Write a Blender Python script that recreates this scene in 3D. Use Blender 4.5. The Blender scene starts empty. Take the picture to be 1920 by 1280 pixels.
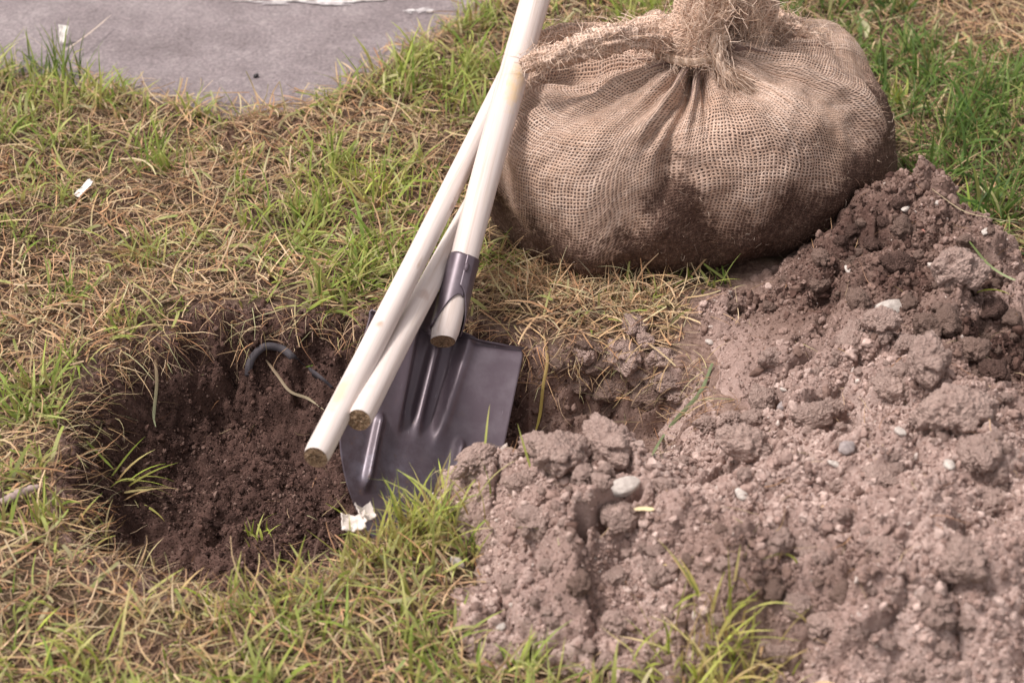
import bpy, bmesh, math, random
import numpy as np
from mathutils import Vector, Matrix

random.seed(7)
rng = np.random.default_rng(11)
scene = bpy.context.scene
COL = scene.collection
R = math.radians

# ------------------------------------------------------------------ camera
CAM = np.array([0.0, -2.0, 1.5])
FWD = np.array([0.0, 0.8, -0.6]); UPV = np.array([0.0, 0.6, 0.8])
cam_d = bpy.data.cameras.new('camera'); cam = bpy.data.objects.new('camera', cam_d); COL.objects.link(cam)
cam.location = CAM; cam.rotation_euler = (math.atan2(0.8, 0.6), 0, 0)
cam_d.lens = 70; cam_d.sensor_width = 36; cam_d.clip_start = 0.05; cam_d.clip_end = 500
cam_d.dof.use_dof = True; cam_d.dof.focus_distance = 2.52; cam_d.dof.aperture_fstop = 5.0
scene.camera = cam
FPX = 1920 * 70 / 36.0

# ------------------------------------------------------------------ light
SUN_DIR = Vector((-0.45, 0.02, 0.89)).normalized()          # towards the sun
w = bpy.data.worlds.new('World'); scene.world = w; w.use_nodes = True
nt = w.node_tree; nt.nodes.clear()
wo = nt.nodes.new('ShaderNodeOutputWorld'); bg = nt.nodes.new('ShaderNodeBackground')
sky = nt.nodes.new('ShaderNodeTexSky'); sky.sky_type = 'NISHITA'; sky.sun_disc = False
sky.sun_elevation = math.asin(SUN_DIR.z); sky.sun_rotation = math.atan2(SUN_DIR.x, SUN_DIR.y)
sky.air_density = 1.0; sky.dust_density = 4.0; sky.ozone_density = 1.0
hs = nt.nodes.new('ShaderNodeHueSaturation'); hs.inputs['Saturation'].default_value = 0.12     # thin cloud whitens the sky
tint = nt.nodes.new('ShaderNodeMix'); tint.data_type = 'RGBA'; tint.blend_type = 'MULTIPLY'; tint.inputs[0].default_value = 1.0
tint.inputs[7].default_value = (1.0, 0.95, 0.93, 1)
nt.links.new(sky.outputs[0], hs.inputs['Color']); nt.links.new(hs.outputs[0], tint.inputs[6])
nt.links.new(tint.outputs[2], bg.inputs['Color']); bg.inputs['Strength'].default_value = 0.10
nt.links.new(bg.outputs[0], wo.inputs['Surface'])
sd_ = bpy.data.lights.new('sun', 'SUN'); sun = bpy.data.objects.new('sun', sd_); COL.objects.link(sun)
sd_.energy = 1.5; sd_.angle = R(10); sd_.color = (1.0, 0.93, 0.87)
sun.location = (-2, 1.5, 4); sun.rotation_euler = SUN_DIR.to_track_quat('Z', 'Y').to_euler()
vs = scene.view_settings
vs.view_transform = 'Standard'; vs.look = 'None'; vs.gamma = 1.0; vs.use_curve_mapping = False
vs.exposure = 1.03

# ------------------------------------------------------------------ picture <-> place helpers
def ray(px, py):
    return FWD + (px - 960) / FPX * np.array([1.0, 0, 0]) + (640 - py) / FPX * UPV
def at(px, py, z=0.0):
    d = ray(px, py); t = (z - CAM[2]) / d[2]; return CAM + d * t
def at_y(px, py, y):
    d = ray(px, py); t = (y - CAM[1]) / d[1]; return CAM + d * t
def at_d(px, py, depth):
    return CAM + ray(px, py) * depth

# ------------------------------------------------------------------ noise
def _h(ix, iy, seed):
    n = (ix.astype(np.int64) * 374761393 + iy.astype(np.int64) * 668265263 + seed * 974711) & 0xffffffff
    n = ((n ^ (n >> 13)) * 1274126177) & 0xffffffff
    n = ((n ^ (n >> 15)) * 2246822519) & 0xffffffff
    return ((n ^ (n >> 16)) & 0xffffff) / float(0x1000000)
def noise2(x, y, seed=0):
    x = np.asarray(x, float); y = np.asarray(y, float)
    ix = np.floor(x); iy = np.floor(y); fx = x - ix; fy = y - iy
    u = fx * fx * fx * (fx * (fx * 6 - 15) + 10); v = fy * fy * fy * (fy * (fy * 6 - 15) + 10)
    def g(dx, dy):
        a = _h(ix + dx, iy + dy, seed) * 2 * np.pi
        return np.cos(a) * (fx - dx) + np.sin(a) * (fy - dy)
    a = g(0, 0); b = g(1, 0); c = g(0, 1); d = g(1, 1)
    return ((a + u * (b - a)) * (1 - v) + (c + u * (d - c)) * v) * 1.5
def fbm2(x, y, octv=4, seed=0, gain=.5):
    s = 0; a = 1.0; f = 1.0
    for k in range(octv):
        s = s + a * noise2(x * f + 17.3 * k, y * f - 9.1 * k, seed + k); a *= gain; f *= 2.03
    return s
def clods2(x, y, cell, seed, fill=.8):
    """height of rounded lumps, one per cell, 0..~cell/2"""
    gx = x / cell; gy = y / cell; ix = np.floor(gx); iy = np.floor(gy); best = np.zeros_like(gx)
    for dx in (-1, 0, 1):
        for dy in (-1, 0, 1):
            cx = ix + dx; cy = iy + dy
            px = cx + _h(cx, cy, seed); py = cy + _h(cx, cy, seed + 1)
            r = (.25 + .6 * _h(cx, cy, seed + 2)) * fill
            st = .7 + .6 * _h(cx, cy, seed + 3)
            d2 = ((gx - px) * st) ** 2 + ((gy - py) / st) ** 2
            best = np.maximum(best, np.sqrt(np.maximum(0, r * r - d2)) * .85)
    return best * cell
def blocks2(x, y, cell, seed):
    """broken blocks: a random level per Voronoi cell and the distance to the next cell"""
    gx = x / cell; gy = y / cell; ix = np.floor(gx); iy = np.floor(gy); d1 = np.full(gx.shape, 9.0); d2 = d1.copy(); lv = np.zeros(gx.shape)
    for dx in (-1, 0, 1):
        for dy in (-1, 0, 1):
            cx = ix + dx; cy = iy + dy; d = np.hypot(gx - cx - _h(cx, cy, seed), gy - cy - _h(cx, cy, seed + 1)); h = _h(cx, cy, seed + 2)
            n = d < d1; d2 = np.where(n, d1, np.minimum(d2, d)); lv = np.where(n, h, lv); d1 = np.where(n, d, d1)
    return lv, d2 - d1
def noise3(p, seed=0):
    x, y, z = p[:, 0], p[:, 1], p[:, 2]
    iz = np.floor(z); fz = z - iz; t = fz * fz * (3 - 2 * fz)
    def layer(k):
        kk = iz + k
        return noise2(x + _h(kk, kk * 0 + 3, seed) * 97.0, y + _h(kk, kk * 0 + 7, seed) * 89.0, seed + 5)
    return layer(0) * (1 - t) + layer(1) * t
def fbm3(p, octv=3, seed=0, gain=.5):
    s = 0; a = 1.0; f = 1.0
    for k in range(octv):
        s = s + a * noise3(p * f + 3.7 * k, seed + 11 * k); a *= gain; f *= 2.0
    return s
def sstep(a, b, x):
    t = np.clip((x - a) / (b - a), 0, 1); return t * t * (3 - 2 * t)
def poly_sd(x, y, P):
    """signed distance, positive inside"""
    P = np.asarray(P, float); n = len(P); sh = np.shape(x); x = np.ravel(x); y = np.ravel(y)
    d = np.full(x.shape, 1e9); ins = np.zeros(x.shape, bool)
    for i in range(n):
        ax, ay = P[i]; bx, by = P[(i + 1) % n]; ex, ey = bx - ax, by - ay
        t = np.clip(((x - ax) * ex + (y - ay) * ey) / (ex * ex + ey * ey + 1e-12), 0, 1)
        d = np.minimum(d, (x - ax - t * ex) ** 2 + (y - ay - t * ey) ** 2)
        c = (ay > y) != (by > y)
        if abs(by - ay) > 1e-12: ins ^= c & (x < ex * (y - ay) / (by - ay) + ax)
    d = np.sqrt(d); return np.where(ins, d, -d).reshape(sh)

# ------------------------------------------------------------------ object helpers
def tag(o, label=None, cat=None, group=None, kind=None):
    if label: o['label'] = label
    if cat: o['category'] = cat
    if group: o['group'] = group
    if kind: o['kind'] = kind
    return o
def empty(name, loc=(0, 0, 0), mat=None):
    o = bpy.data.objects.new(name, None); COL.objects.link(o); o.empty_display_size = .05
    if mat is not None: o.matrix_world = mat
    else: o.location = loc
    return o
def mesh_np(name, V, faces_flat, loop_tot, mat=None, parent=None, smooth=False, cols=None, uv=None, fattr=None):
    """V (n,3); faces_flat: flat loop vertex ids; loop_tot: loops per face"""
    me = bpy.data.meshes.new(name); V = np.ascontiguousarray(V, np.float32)
    faces_flat = np.ascontiguousarray(faces_flat, np.int32); loop_tot = np.ascontiguousarray(loop_tot, np.int32)
    me.vertices.add(len(V)); me.vertices.foreach_set('co', V.ravel())
    me.loops.add(len(faces_flat)); me.loops.foreach_set('vertex_index', faces_flat)
    me.polygons.add(len(loop_tot)); me.polygons.foreach_set('loop_start', np.concatenate([[0], np.cumsum(loop_tot)[:-1]]).astype(np.int32))
    if smooth: me.polygons.foreach_set('use_smooth', np.ones(len(loop_tot), bool))
    me.update(calc_edges=True)
    if cols is not None:
        a = me.attributes.new('col', 'FLOAT_COLOR', 'POINT'); c = np.ones((len(V), 4), np.float32); c[:, :3] = cols; a.data.foreach_set('color', c.ravel())
    if fattr:
        for k, v in fattr.items():
            a = me.attributes.new(k, 'FLOAT', 'POINT'); a.data.foreach_set('value', np.ascontiguousarray(v, np.float32))
    if uv is not None:
        l = me.uv_layers.new(name='UVMap'); l.data.foreach_set('uv', np.ascontiguousarray(uv[faces_flat], np.float32).ravel())
    if mat: me.materials.append(mat)
    o = bpy.data.objects.new(name, me); COL.objects.link(o)
    if parent: o.parent = parent
    return o
def grid_faces(nu, nv, keep=None, closed_u=False):
    """vertex id = i*nu + j ; i rows (nv), j columns (nu)"""
    j = np.arange(nu if closed_u else nu - 1); i = np.arange(nv - 1); J, I = np.meshgrid(j, i); J2 = (J + 1) % nu
    f = np.stack([I * nu + J, I * nu + J2, (I + 1) * nu + J2, (I + 1) * nu + J], -1).reshape(-1, 4)
    if keep is not None: f = f[keep.ravel()]
    return f
def mesh_quads(name, V, F, **kw):
    return mesh_np(name, V, F.ravel(), np.full(len(F), F.shape[1]), **kw)
def compact(V, F, *extra):
    used = np.unique(F); m = np.full(len(V), -1); m[used] = np.arange(len(used))
    return (V[used], m[F]) + tuple(e[used] for e in extra)
def resample(pts, n):
    pts = np.asarray(pts, float); d = np.concatenate([[0], np.cumsum(np.linalg.norm(np.diff(pts, axis=0), axis=1))])
    # catmull-rom through the points, then even spacing
    P = np.vstack([2 * pts[0] - pts[1], pts, 2 * pts[-1] - pts[-2]]); out = []
    for i in range(len(pts) - 1):
        p0, p1, p2, p3 = P[i:i + 4]
        for t in np.linspace(0, 1, 16, endpoint=False):
            out.append(.5 * (2 * p1 + (p2 - p0) * t + (2 * p0 - 5 * p1 + 4 * p2 - p3) * t * t + (3 * p1 - p0 - 3 * p2 + p3) * t ** 3))
    out.append(pts[-1]); out = np.array(out); d = np.concatenate([[0], np.cumsum(np.linalg.norm(np.diff(out, axis=0), axis=1))])
    s = np.linspace(0, d[-1], n); return np.stack([np.interp(s, d, out[:, k]) for k in range(3)], 1), s
def frames(C, up=(0, 0, 1)):
    T = np.gradient(C, axis=0); T /= np.linalg.norm(T, axis=1)[:, None] + 1e-12
    N = np.zeros_like(T); u = np.array(up, float)
    n = u - T[0] * (u @ T[0])
    if np.linalg.norm(n) < 1e-3: n = np.array([1.0, 0, 0]) - T[0] * T[0][0]
    for i in range(len(T)):
        n = n - T[i] * (n @ T[i]); n /= np.linalg.norm(n) + 1e-12; N[i] = n
    return T, N, np.cross(T, N)
def sweep(pts, radius, nseg=60, ns=20, up=(0, 0, 1), shape=None, caps=True):
    """tube: returns V, face list (flat, tot), uv. radius: scalar or array over pts; shape(s01, ang) multiplies radius"""
    C, s = resample(pts, nseg); rad = np.interp(np.linspace(0, 1, nseg), np.linspace(0, 1, np.size(radius)), np.atleast_1d(radius).astype(float)) if np.size(radius) > 1 else np.full(nseg, float(radius))
    T, N, B = frames(C, up); a = np.linspace(0, 2 * np.pi, ns, endpoint=False)
    A, S = np.meshgrid(a, np.linspace(0, 1, nseg)); rr = rad[:, None] * np.ones_like(A)
    if shape is not None: rr = rr * shape(S, A)
    V = C[:, None, :] + rr[..., None] * (np.cos(A)[..., None] * N[:, None, :] + np.sin(A)[..., None] * B[:, None, :])
    V = V.reshape(-1, 3); F = grid_faces(ns, nseg, closed_u=True)[:, ::-1]; flat = F.ravel().tolist(); tot = [4] * len(F)
    if caps:
        flat += list(range(ns)); tot.append(ns); flat += list(range((nseg - 1) * ns, nseg * ns))[::-1]; tot.append(ns)
    uv = np.stack([A.ravel() * np.repeat(rad, ns), np.repeat(s, ns)], 1)
    return V, np.array(flat), np.array(tot), uv
class Acc:
    """collects several pieces into one mesh"""
    def __init__(s): s.V = []; s.f = []; s.t = []; s.c = []; s.u = []; s.n = 0
    def add(s, V, flat, tot, col=None, uv=None):
        s.V.append(V); s.f.append(np.asarray(flat) + s.n); s.t.append(np.asarray(tot)); s.n += len(V)
        if col is not None: s.c.append(np.broadcast_to(np.asarray(col, float), (len(V), 3)))
        if uv is not None: s.u.append(uv)
    def build(s, name, mat, parent=None, smooth=True):
        return mesh_np(name, np.vstack(s.V), np.concatenate(s.f), np.concatenate(s.t), mat=mat, parent=parent, smooth=smooth,
                       cols=np.vstack(s.c) if s.c else None, uv=np.vstack(s.u) if s.u else None)

# ------------------------------------------------------------------ materials
class NT:
    def __init__(s, name):
        s.m = bpy.data.materials.new(name); s.m.use_nodes = True; s.t = s.m.node_tree; s.t.nodes.clear()
        s.out = s.n('ShaderNodeOutputMaterial'); s.p = s.n('ShaderNodeBsdfPrincipled'); s.l(s.p.outputs[0], s.out.inputs['Surface'])
    def n(s, ty, **kw):
        nd = s.t.nodes.new(ty)
        for k, v in kw.items(): setattr(nd, k, v)
        return nd
    def l(s, a, b): s.t.links.new(a, b)
    def val(s, sock, v):
        if isinstance(v, bpy.types.NodeSocket): s.l(v, sock)
        elif isinstance(v, (tuple, list)) and len(v) == 3 and sock.type == 'RGBA': sock.default_value = (*v, 1)
        else: sock.default_value = v
    def math(s, op, a, b=0.0, c=None, clamp=False):
        nd = s.n('ShaderNodeMath', operation=op); nd.use_clamp = clamp; s.val(nd.inputs[0], a); s.val(nd.inputs[1], b)
        if c is not None: s.val(nd.inputs[2], c)
        return nd.outputs[0]
    def mix(s, f, a, b, blend='MIX'):
        nd = s.n('ShaderNodeMix', data_type='RGBA', blend_type=blend); s.val(nd.inputs[0], f); s.val(nd.inputs[6], a); s.val(nd.inputs[7], b); return nd.outputs[2]
    def noise(s, vec, scale, detail=4, rough=.55, dist=0.0):
        nd = s.n('ShaderNodeTexNoise'); nd.inputs['Scale'].default_value = scale; nd.inputs['Detail'].default_value = detail
        nd.inputs['Roughness'].default_value = rough; nd.inputs['Distortion'].default_value = dist
        if vec is not None: s.l(vec, nd.inputs['Vector'])
        return nd.outputs[0]
    def vor(s, vec, scale, feature='F1'):
        nd = s.n('ShaderNodeTexVoronoi', feature=feature); nd.inputs['Scale'].default_value = scale
        if vec is not None: s.l(vec, nd.inputs['Vector'])
        return nd.outputs['Distance']
    def ramp(s, f, stops):
        nd = s.n('ShaderNodeValToRGB'); e = nd.color_ramp.elements
        while len(e) < len(stops): e.new(.5)
        for el, (p, c) in zip(e, stops):
            el.position = p; el.color = (*c, 1) if not np.isscalar(c) else (c, c, c, 1)
        s.l(f, nd.inputs[0]); return nd.outputs[0]
    def range(s, f, a, b, c=0.0, d=1.0):
        nd = s.n('ShaderNodeMapRange'); s.val(nd.inputs[0], f); nd.inputs[1].default_value = a; nd.inputs[2].default_value = b; nd.inputs[3].default_value = c; nd.inputs[4].default_value = d; return nd.outputs[0]
    def attr(s, name): nd = s.n('ShaderNodeAttribute'); nd.attribute_name = name; return nd
    def coord(s, what='Object'): return s.n('ShaderNodeTexCoord').outputs[what]
    def mapping(s, vec, scale): nd = s.n('ShaderNodeMapping'); nd.inputs['Scale'].default_value = scale; s.l(vec, nd.inputs[0]); return nd.outputs[0]
    def bump(s, h, strength=.5, dist=.002):
        nd = s.n('ShaderNodeBump'); nd.inputs['Strength'].default_value = strength; nd.inputs['Distance'].default_value = dist; s.l(h, nd.inputs['Height']); s.l(nd.outputs[0], s.p.inputs['Normal']); return nd
    def set(s, **kw):
        for k, v in kw.items(): s.val(s.p.inputs[k.replace('_', ' ')], v)
        return s

DRY = (.345, .243, .213); DRY_PALE = (.52, .40, .36); MOIST = (.108, .062, .051); DARK = (.036, .020, .017)
def soil_material():
    m = NT('soil'); P = m.n('ShaderNodeNewGeometry').outputs['Position']; moist = m.attr('moist').outputs['Fac']
    n1 = m.noise(P, 9, 5, .6); n2 = m.noise(P, 60, 4, .65); n3 = m.noise(P, 330, 3, .7)
    mm = m.math('ADD', moist, m.math('MULTIPLY', m.math('SUBTRACT', n1, .5), .55))
    mm = m.math('ADD', mm, m.math('MULTIPLY', m.math('SUBTRACT', n2, .5), .45))
    mm = m.math('ADD', mm, m.math('MULTIPLY', m.math('SUBTRACT', n3, .5), .25))
    c = m.ramp(mm, [(0.0, DRY_PALE), (.22, DRY), (.55, (.205, .136, .113)), (.78, MOIST), (1.0, DARK)])
    speck = m.range(m.vor(P, 210), .0, .16, 1, 0)
    c = m.mix(m.math('MULTIPLY', speck, .25), c, (.55, .45, .40))
    m.set(Base_Color=c, Roughness=1.0, Specular_IOR_Level=.15)
    h = m.math('ADD', m.math('MULTIPLY', n2, .8), m.math('MULTIPLY', n3, .7)); m.bump(h, .9, .0035); return m.m
M = {}
M['soil'] = soil_material()
def clod_material(name, c0, c1, spots=True):
    m = NT(name); P = m.coord('Object'); oi = m.n('ShaderNodeObjectInfo').outputs['Random']
    n1 = m.noise(P, 2.2, 5, .65); n2 = m.noise(P, 9, 4, .7); n3 = m.vor(P, 8)
    f = m.math('ADD', m.math('MULTIPLY', n1, .6), m.math('MULTIPLY', n2, .4))
    c = m.ramp(f, [(.3, c0), (.62, c1)]); c = m.mix(1.0, c, m.ramp(oi, [(0, (.82, .80, .79)), (1, (1.08, 1.06, 1.05))]), 'MULTIPLY')
    m.set(Base_Color=c, Roughness=1.0, Specular_IOR_Level=.15)
    m.bump(m.math('ADD', m.math('MULTIPLY', n2, .7), m.math('MULTIPLY', n3, .6)), .6, .05); return m.m
M['clod'] = clod_material('dry_clod', (.30, .208, .18), (.48, .36, .318))
M['clod_brown'] = clod_material('damp_clod', (.145, .094, .077), (.27, .19, .16))
M['clod_dark'] = clod_material('moist_clod', (.055, .033, .027), (.155, .098, .083))
def stone_material(name, c0, c1):
    m = NT(name); P = m.coord('Object'); n = m.noise(P, 3, 6, .65); n2 = m.noise(P, 14, 3, .6)
    c = m.ramp(n, [(.3, c0), (.6, c1)]); c = m.mix(m.range(n2, .6, .75), c, (.28, .2, .17)); m.set(Base_Color=c, Roughness=.8); m.bump(n2, .4, .06); return m.m
M['pebble'] = stone_material('pale_stone', (.36, .30, .27), (.64, .575, .525))
M['grey_stone'] = stone_material('grey_stone', (.22, .18, .18), (.4, .34, .33))
M['red_stone'] = stone_material('brick_red_stone', (.5, .17, .13), (.62, .3, .24))
M['black_stone'] = stone_material('black_stone', (.02, .018, .02), (.05, .045, .05))
def blade_material(name, trans, rough=.6):
    m = NT(name); c = m.attr('col').outputs['Color']; m.set(Base_Color=c, Roughness=rough, Specular_IOR_Level=.25)
    tr = m.n('ShaderNodeBsdfTranslucent'); m.l(c, tr.inputs[0]); mx = m.n('ShaderNodeMixShader'); mx.inputs[0].default_value = trans
    m.l(m.p.outputs[0], mx.inputs[1]); m.l(tr.outputs[0], mx.inputs[2]); m.l(mx.outputs[0], m.out.inputs['Surface']); return m.m
M['green'] = blade_material('green_grass_blade', .35)
M['straw'] = blade_material('dry_grass_blade', .15, .75)
M['fibre'] = blade_material('jute_fibre', .2, .9)

# ================================================================== terrain
def gpts(L): return [tuple(at(px, py)[:2]) for px, py in L]
PATH = gpts([(-40, 118), (60, 132), (140, 140), (230, 158), (320, 176), (400, 196), (480, 206), (545, 200), (600, 180), (650, 150), (715, 112), (790, 70), (850, 35), (905, 0)])
e0 = np.array(PATH[-1]); PATH = PATH + [tuple(e0 + np.array([.25, .5])), tuple(e0 + np.array([1.6, 4.0])), (1.6, 30.0), (-30.0, 30.0), (-30.0, PATH[0][1] + .3), (-3.0, PATH[0][1] + .05)]
HOLE = gpts([(95, 890), (110, 800), (160, 715), (240, 640), (335, 598), (430, 582), (520, 576), (620, 592), (700, 600), (800, 604), (880, 608), (960, 628), (1060, 645), (1150, 655), (1250, 668), (1320, 700),
             (1350, 760), (1330, 850), (1260, 930), (1120, 965), (960, 960), (850, 950), (780, 975), (725, 1010), (680, 1050), (610, 1085), (500, 1108), (400, 1128), (300, 1122), (215, 1085), (145, 1030), (105, 960)])
def ground_h(x, y):
    z = .010 * fbm2(x * 5, y * 5, 3, 1) + .004 * fbm2(x * 24, y * 24, 3, 5)
    far = sstep(1.2, 3.5, np.hypot(x, y - .2)); z = z * (1 - .6 * far)
    sd = poly_sd(x, y, PATH); return z - .034 * sstep(-.03, .02, sd)
def hole_sd(x, y): return poly_sd(x, y, HOLE) + .018 * fbm2(x * 13, y * 13, 4, 21, .6) + .006 * noise2(x * 60, y * 60, 3) + .006
def hole_h(x, y, sd=None, lod=True):
    if sd is None: sd = hole_sd(x, y)
    left = 1 - sstep(-.05, .22, x)
    D = .138 * left + .112 * (1 - left)
    wdt = .035 + .05 * left + .02 * noise2(x * 9, y * 9, 31)
    far_side = sstep(-.15, .05, y); wdt = wdt + .030 * far_side * left
    prof = sstep(-.006, 1, sd / wdt * .9) * .8 + .2 * sstep(0, .17, sd)
    z = ground_h(x, y) - D * prof
    a = sstep(.0, .05, sd)
    z = z + a * (.018 * fbm2(x * 11, y * 11, 3, 41) + .006 * fbm2(x * 45, y * 45, 3, 43))
    sm = 1 - sstep(.62, .95, 1 - np.abs((x - .13) / .25)) * 0.0
    rough = .35 + .65 * left + .5 * sstep(.02, .0, y) * 0
    z = z + a * rough * (clods2(x, y, .05, 51, .7) * .55 + clods2(x, y, .022, 52, .8) * .6 + clods2(x, y, .011, 53, .9) * .6)
    return z - .006 * (sd < .004)

HC = [  # photo pixel, height: the dug soil
 (1560, 405, .035), (1620, 372, .07), (1665, 345, .105), (1720, 334, .125), (1770, 352, .125), (1815, 385, .115), (1870, 440, .11), (1915, 500, .10),
 (1480, 455, .02), (1400, 520, .005), (1500, 500, .045), (1600, 460, .08), (1720, 430, .115), (1820, 480, .115), (1330, 560, .016), (1290, 600, .014),
 (1430, 590, .02), (1560, 590, .075), (1700, 560, .11), (1780, 560, .125), (1880, 600, .10), (1380, 680, .035), (1500, 680, .055), (1620, 690, .09), (1730, 700, .125), (1860, 680, .10), (1940, 700, .11),
 (1300, 650, .018), (1300, 725, -.045), (1240, 780, -.10), (1130, 780, -.13), (1000, 790, -.15), (1320, 790, -.02), (1420, 780, .05), (1550, 780, .09), (1680, 790, .125), (1790, 790, .145), (1900, 800, .14),
 (1210, 850, -.11), (1270, 850, -.03), (1340, 850, .06), (1450, 860, .10), (1600, 880, .125), (1750, 900, .145), (1900, 920, .15),
 (840, 895, .012), (880, 880, .035), (940, 868, .058), (1000, 850, .078), (1060, 836, .092), (1120, 832, .100), (1180, 832, .102), (1225, 870, .095), (1300, 905, .10),
 (850, 960, .015), (920, 930, .060), (1000, 920, .085), (1100, 930, .098), (1200, 950, .10), (1400, 980, .13), (1600, 1000, .14), (1800, 1010, .15),
 (870, 1050, .015), (950, 1030, .05), (1080, 1040, .075), (1220, 1040, .085), (1400, 1080, .118), (1600, 1100, .115), (1800, 1120, .125), (1930, 1100, .13),
 (885, 1130, .01), (980, 1130, .03), (1100, 1150, .035), (1250, 1160, .052), (1400, 1180, .055), (1550, 1200, .072), (1700, 1220, .08), (1880, 1230, .09),
 (890, 1220, .004), (1000, 1230, .012), (1150, 1260, .012), (1300, 1280, .01), (1450, 1300, .015), (1650, 1330, .04), (1900, 1340, .05), (1850, 1440, .0), (1500, 1400, -.01), (1100, 1350, -.01),
]
HCp = np.array([at(*c) for c in HC])
OUT = np.array([[1.0, .2, .0], [1.05, -.05, .0], [.98, -.3, .0], [.9, -.55, -.01], [.55, .56, -.06], [.45, .40, -.05], [.68, .56, -.06], [.25, .2, -.07], [.33, .27, -.05], [.12, .12, -.08], [.1, -.02, -.15],
                [-.06, -.16, -.12], [-.12, -.27, -.10], [-.13, -.33, -.07], [-.12, -.42, -.06], [-.10, -.50, -.05], [-.05, -.62, -.06], [-.25, -.3, -.2], [-.3, -.5, -.1], [.0, .1, -.1], [.5, -.75, -.05], [.0, -.75, -.08], [.78, .6, -.1], [1.15, .1, -.06], [1.1, -.5, -.06]])
BEHIND = np.array([[*(at(px, py, z)[:2] + np.array([ox, oy])), -.05] for px, py, z, ox, oy in [(1560, 405, .035, -.03, .06), (1620, 372, .07, -.02, .08), (1665, 345, .105, 0, .09), (1720, 334, .125, .02, .10), (1770, 352, .125, .05, .09), (1815, 385, .115, .07, .07), (1870, 440, .11, .09, .06), (1915, 500, .10, .11, .05)]])
HCp = np.vstack([HCp, OUT, BEHIND])
def tps_fit(P, lam=2e-4):
    n = len(P); d2 = ((P[:, None, :2] - P[None, :, :2]) ** 2).sum(-1); K = .5 * d2 * np.log(d2 + 1e-9) + lam * np.eye(n)
    A = np.zeros((n + 3, n + 3)); A[:n, :n] = K; A[:n, n] = 1; A[:n, n + 1:] = P[:, :2]; A[n, :n] = 1; A[n + 1:, :n] = P[:, :2].T
    return np.linalg.solve(A, np.concatenate([P[:, 2], [0, 0, 0]]))
TW = tps_fit(HCp)
def tps_eval(x, y):
    sh = np.shape(x); x = np.ravel(x); y = np.ravel(y); n = len(HCp); z = TW[n] + TW[n + 1] * x + TW[n + 2] * y
    for i in range(n):
        d2 = (x - HCp[i, 0]) ** 2 + (y - HCp[i, 1]) ** 2; z = z + TW[i] * .5 * d2 * np.log(d2 + 1e-9)
    return z.reshape(sh)
CRACK = [at(*q)[:2] for q in [(1085, 1012, .08), (1094, 988, .085), (1122, 965, .10), (1130, 938, .11), (1162, 908, .12), (1205, 884, .125)]]
GULLY = np.array([at(1250, 800, -.06)[:2], at(1330, 740, -.02)[:2], at(1420, 640, .01)[:2]])
def seg_d(x, y, P):
    d = np.full(np.shape(x), 1e9)
    for a, b in zip(P[:-1], P[1:]):
        e = np.asarray(b) - a; t = np.clip(((x - a[0]) * e[0] + (y - a[1]) * e[1]) / (e @ e), 0, 1); d = np.minimum(d, np.hypot(x - a[0] - t * e[0], y - a[1] - t * e[1]))
    return d
def heap_h(x, y):
    wx = x + .012 * fbm2(x * 12, y * 12, 2, 61); wy = y + .012 * fbm2(x * 12, y * 12, 2, 63)
    vx = x + .006 * fbm2(x * 45, y * 45, 2, 65); vy = y + .006 * fbm2(x * 45, y * 45, 2, 67)
    z = tps_eval(x, y)
    body = sstep(-.06, .03, z)
    gul = 1 - sstep(.03, .09, seg_d(x, y, GULLY))
    z = z + .017 * fbm2(wx * 9, wy * 9, 3, 71) * (1 - .6 * gul)
    rug = (.35 + .65 * body) * (1 - .8 * gul)
    z = z + rug * (clods2(wx, wy, .085, 81, .75) * .42 + clods2(wx, wy, .045, 82, .8) * .55 + clods2(vx, vy, .024, 83, .85) * .45 + clods2(vx, vy, .0125, 84, .9) * .5 - .020)
    z = z + .0045 * fbm2(x * 60, y * 60, 4, 85, .68) * (1 - .5 * gul)
    lv, ed = blocks2(wx + .012 * fbm2(x * 20, y * 20, 2, 68), wy + .012 * fbm2(x * 20, y * 20, 2, 69), .075, 141)
    z = z + rug * ((lv - .5) * .030 * sstep(.0, .22, ed) - .013 * (1 - sstep(.0, .14, ed)) * (lv > .35))
    pits = sstep(.38, .68, fbm2(wx * 15 + 5, wy * 15, 3, 91)); z = z - .026 * pits * (1 - gul) * sstep(-.42, -.30, y)
    cd = seg_d(wx * .6 + x * .4, wy * .6 + y * .4, CRACK); z = z - .065 * (1 - sstep(.004, .010, cd))
    return z

# moisture of the soil, a real stain: fresh earth on the back of the heap, damp patches
MOISTSPOTS = [(1600, 460, .07, .13, .62), (1690, 500, .11, .11, .58), (1560, 540, .07, .12, .5), (1780, 440, .11, .10, .42), (1860, 640, .09, .06, .75), (1890, 690, .07, .1, .6), (1480, 520, .06, .08, .5), (1760, 380, .12, .05, .45), (1830, 480, .12, .05, .4),
              (1330, 1100, .05, .05, .3), (1560, 1130, .08, .05, .25), (1420, 1160, .05, .06, .3), (1100, 1110, .04, .04, .25), (1380, 560, .0, .06, .4), (1300, 620, .0, .05, .3)]
def moist_at(x, y):
    s = np.zeros(np.shape(x))
    for px, py, z, r, v in MOISTSPOTS:
        p = at(px, py, z); s = np.maximum(s, v * np.exp(-(((x - p[0]) ** 2 + (y - p[1]) ** 2) / (r * r))))
    return .17 + s

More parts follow.
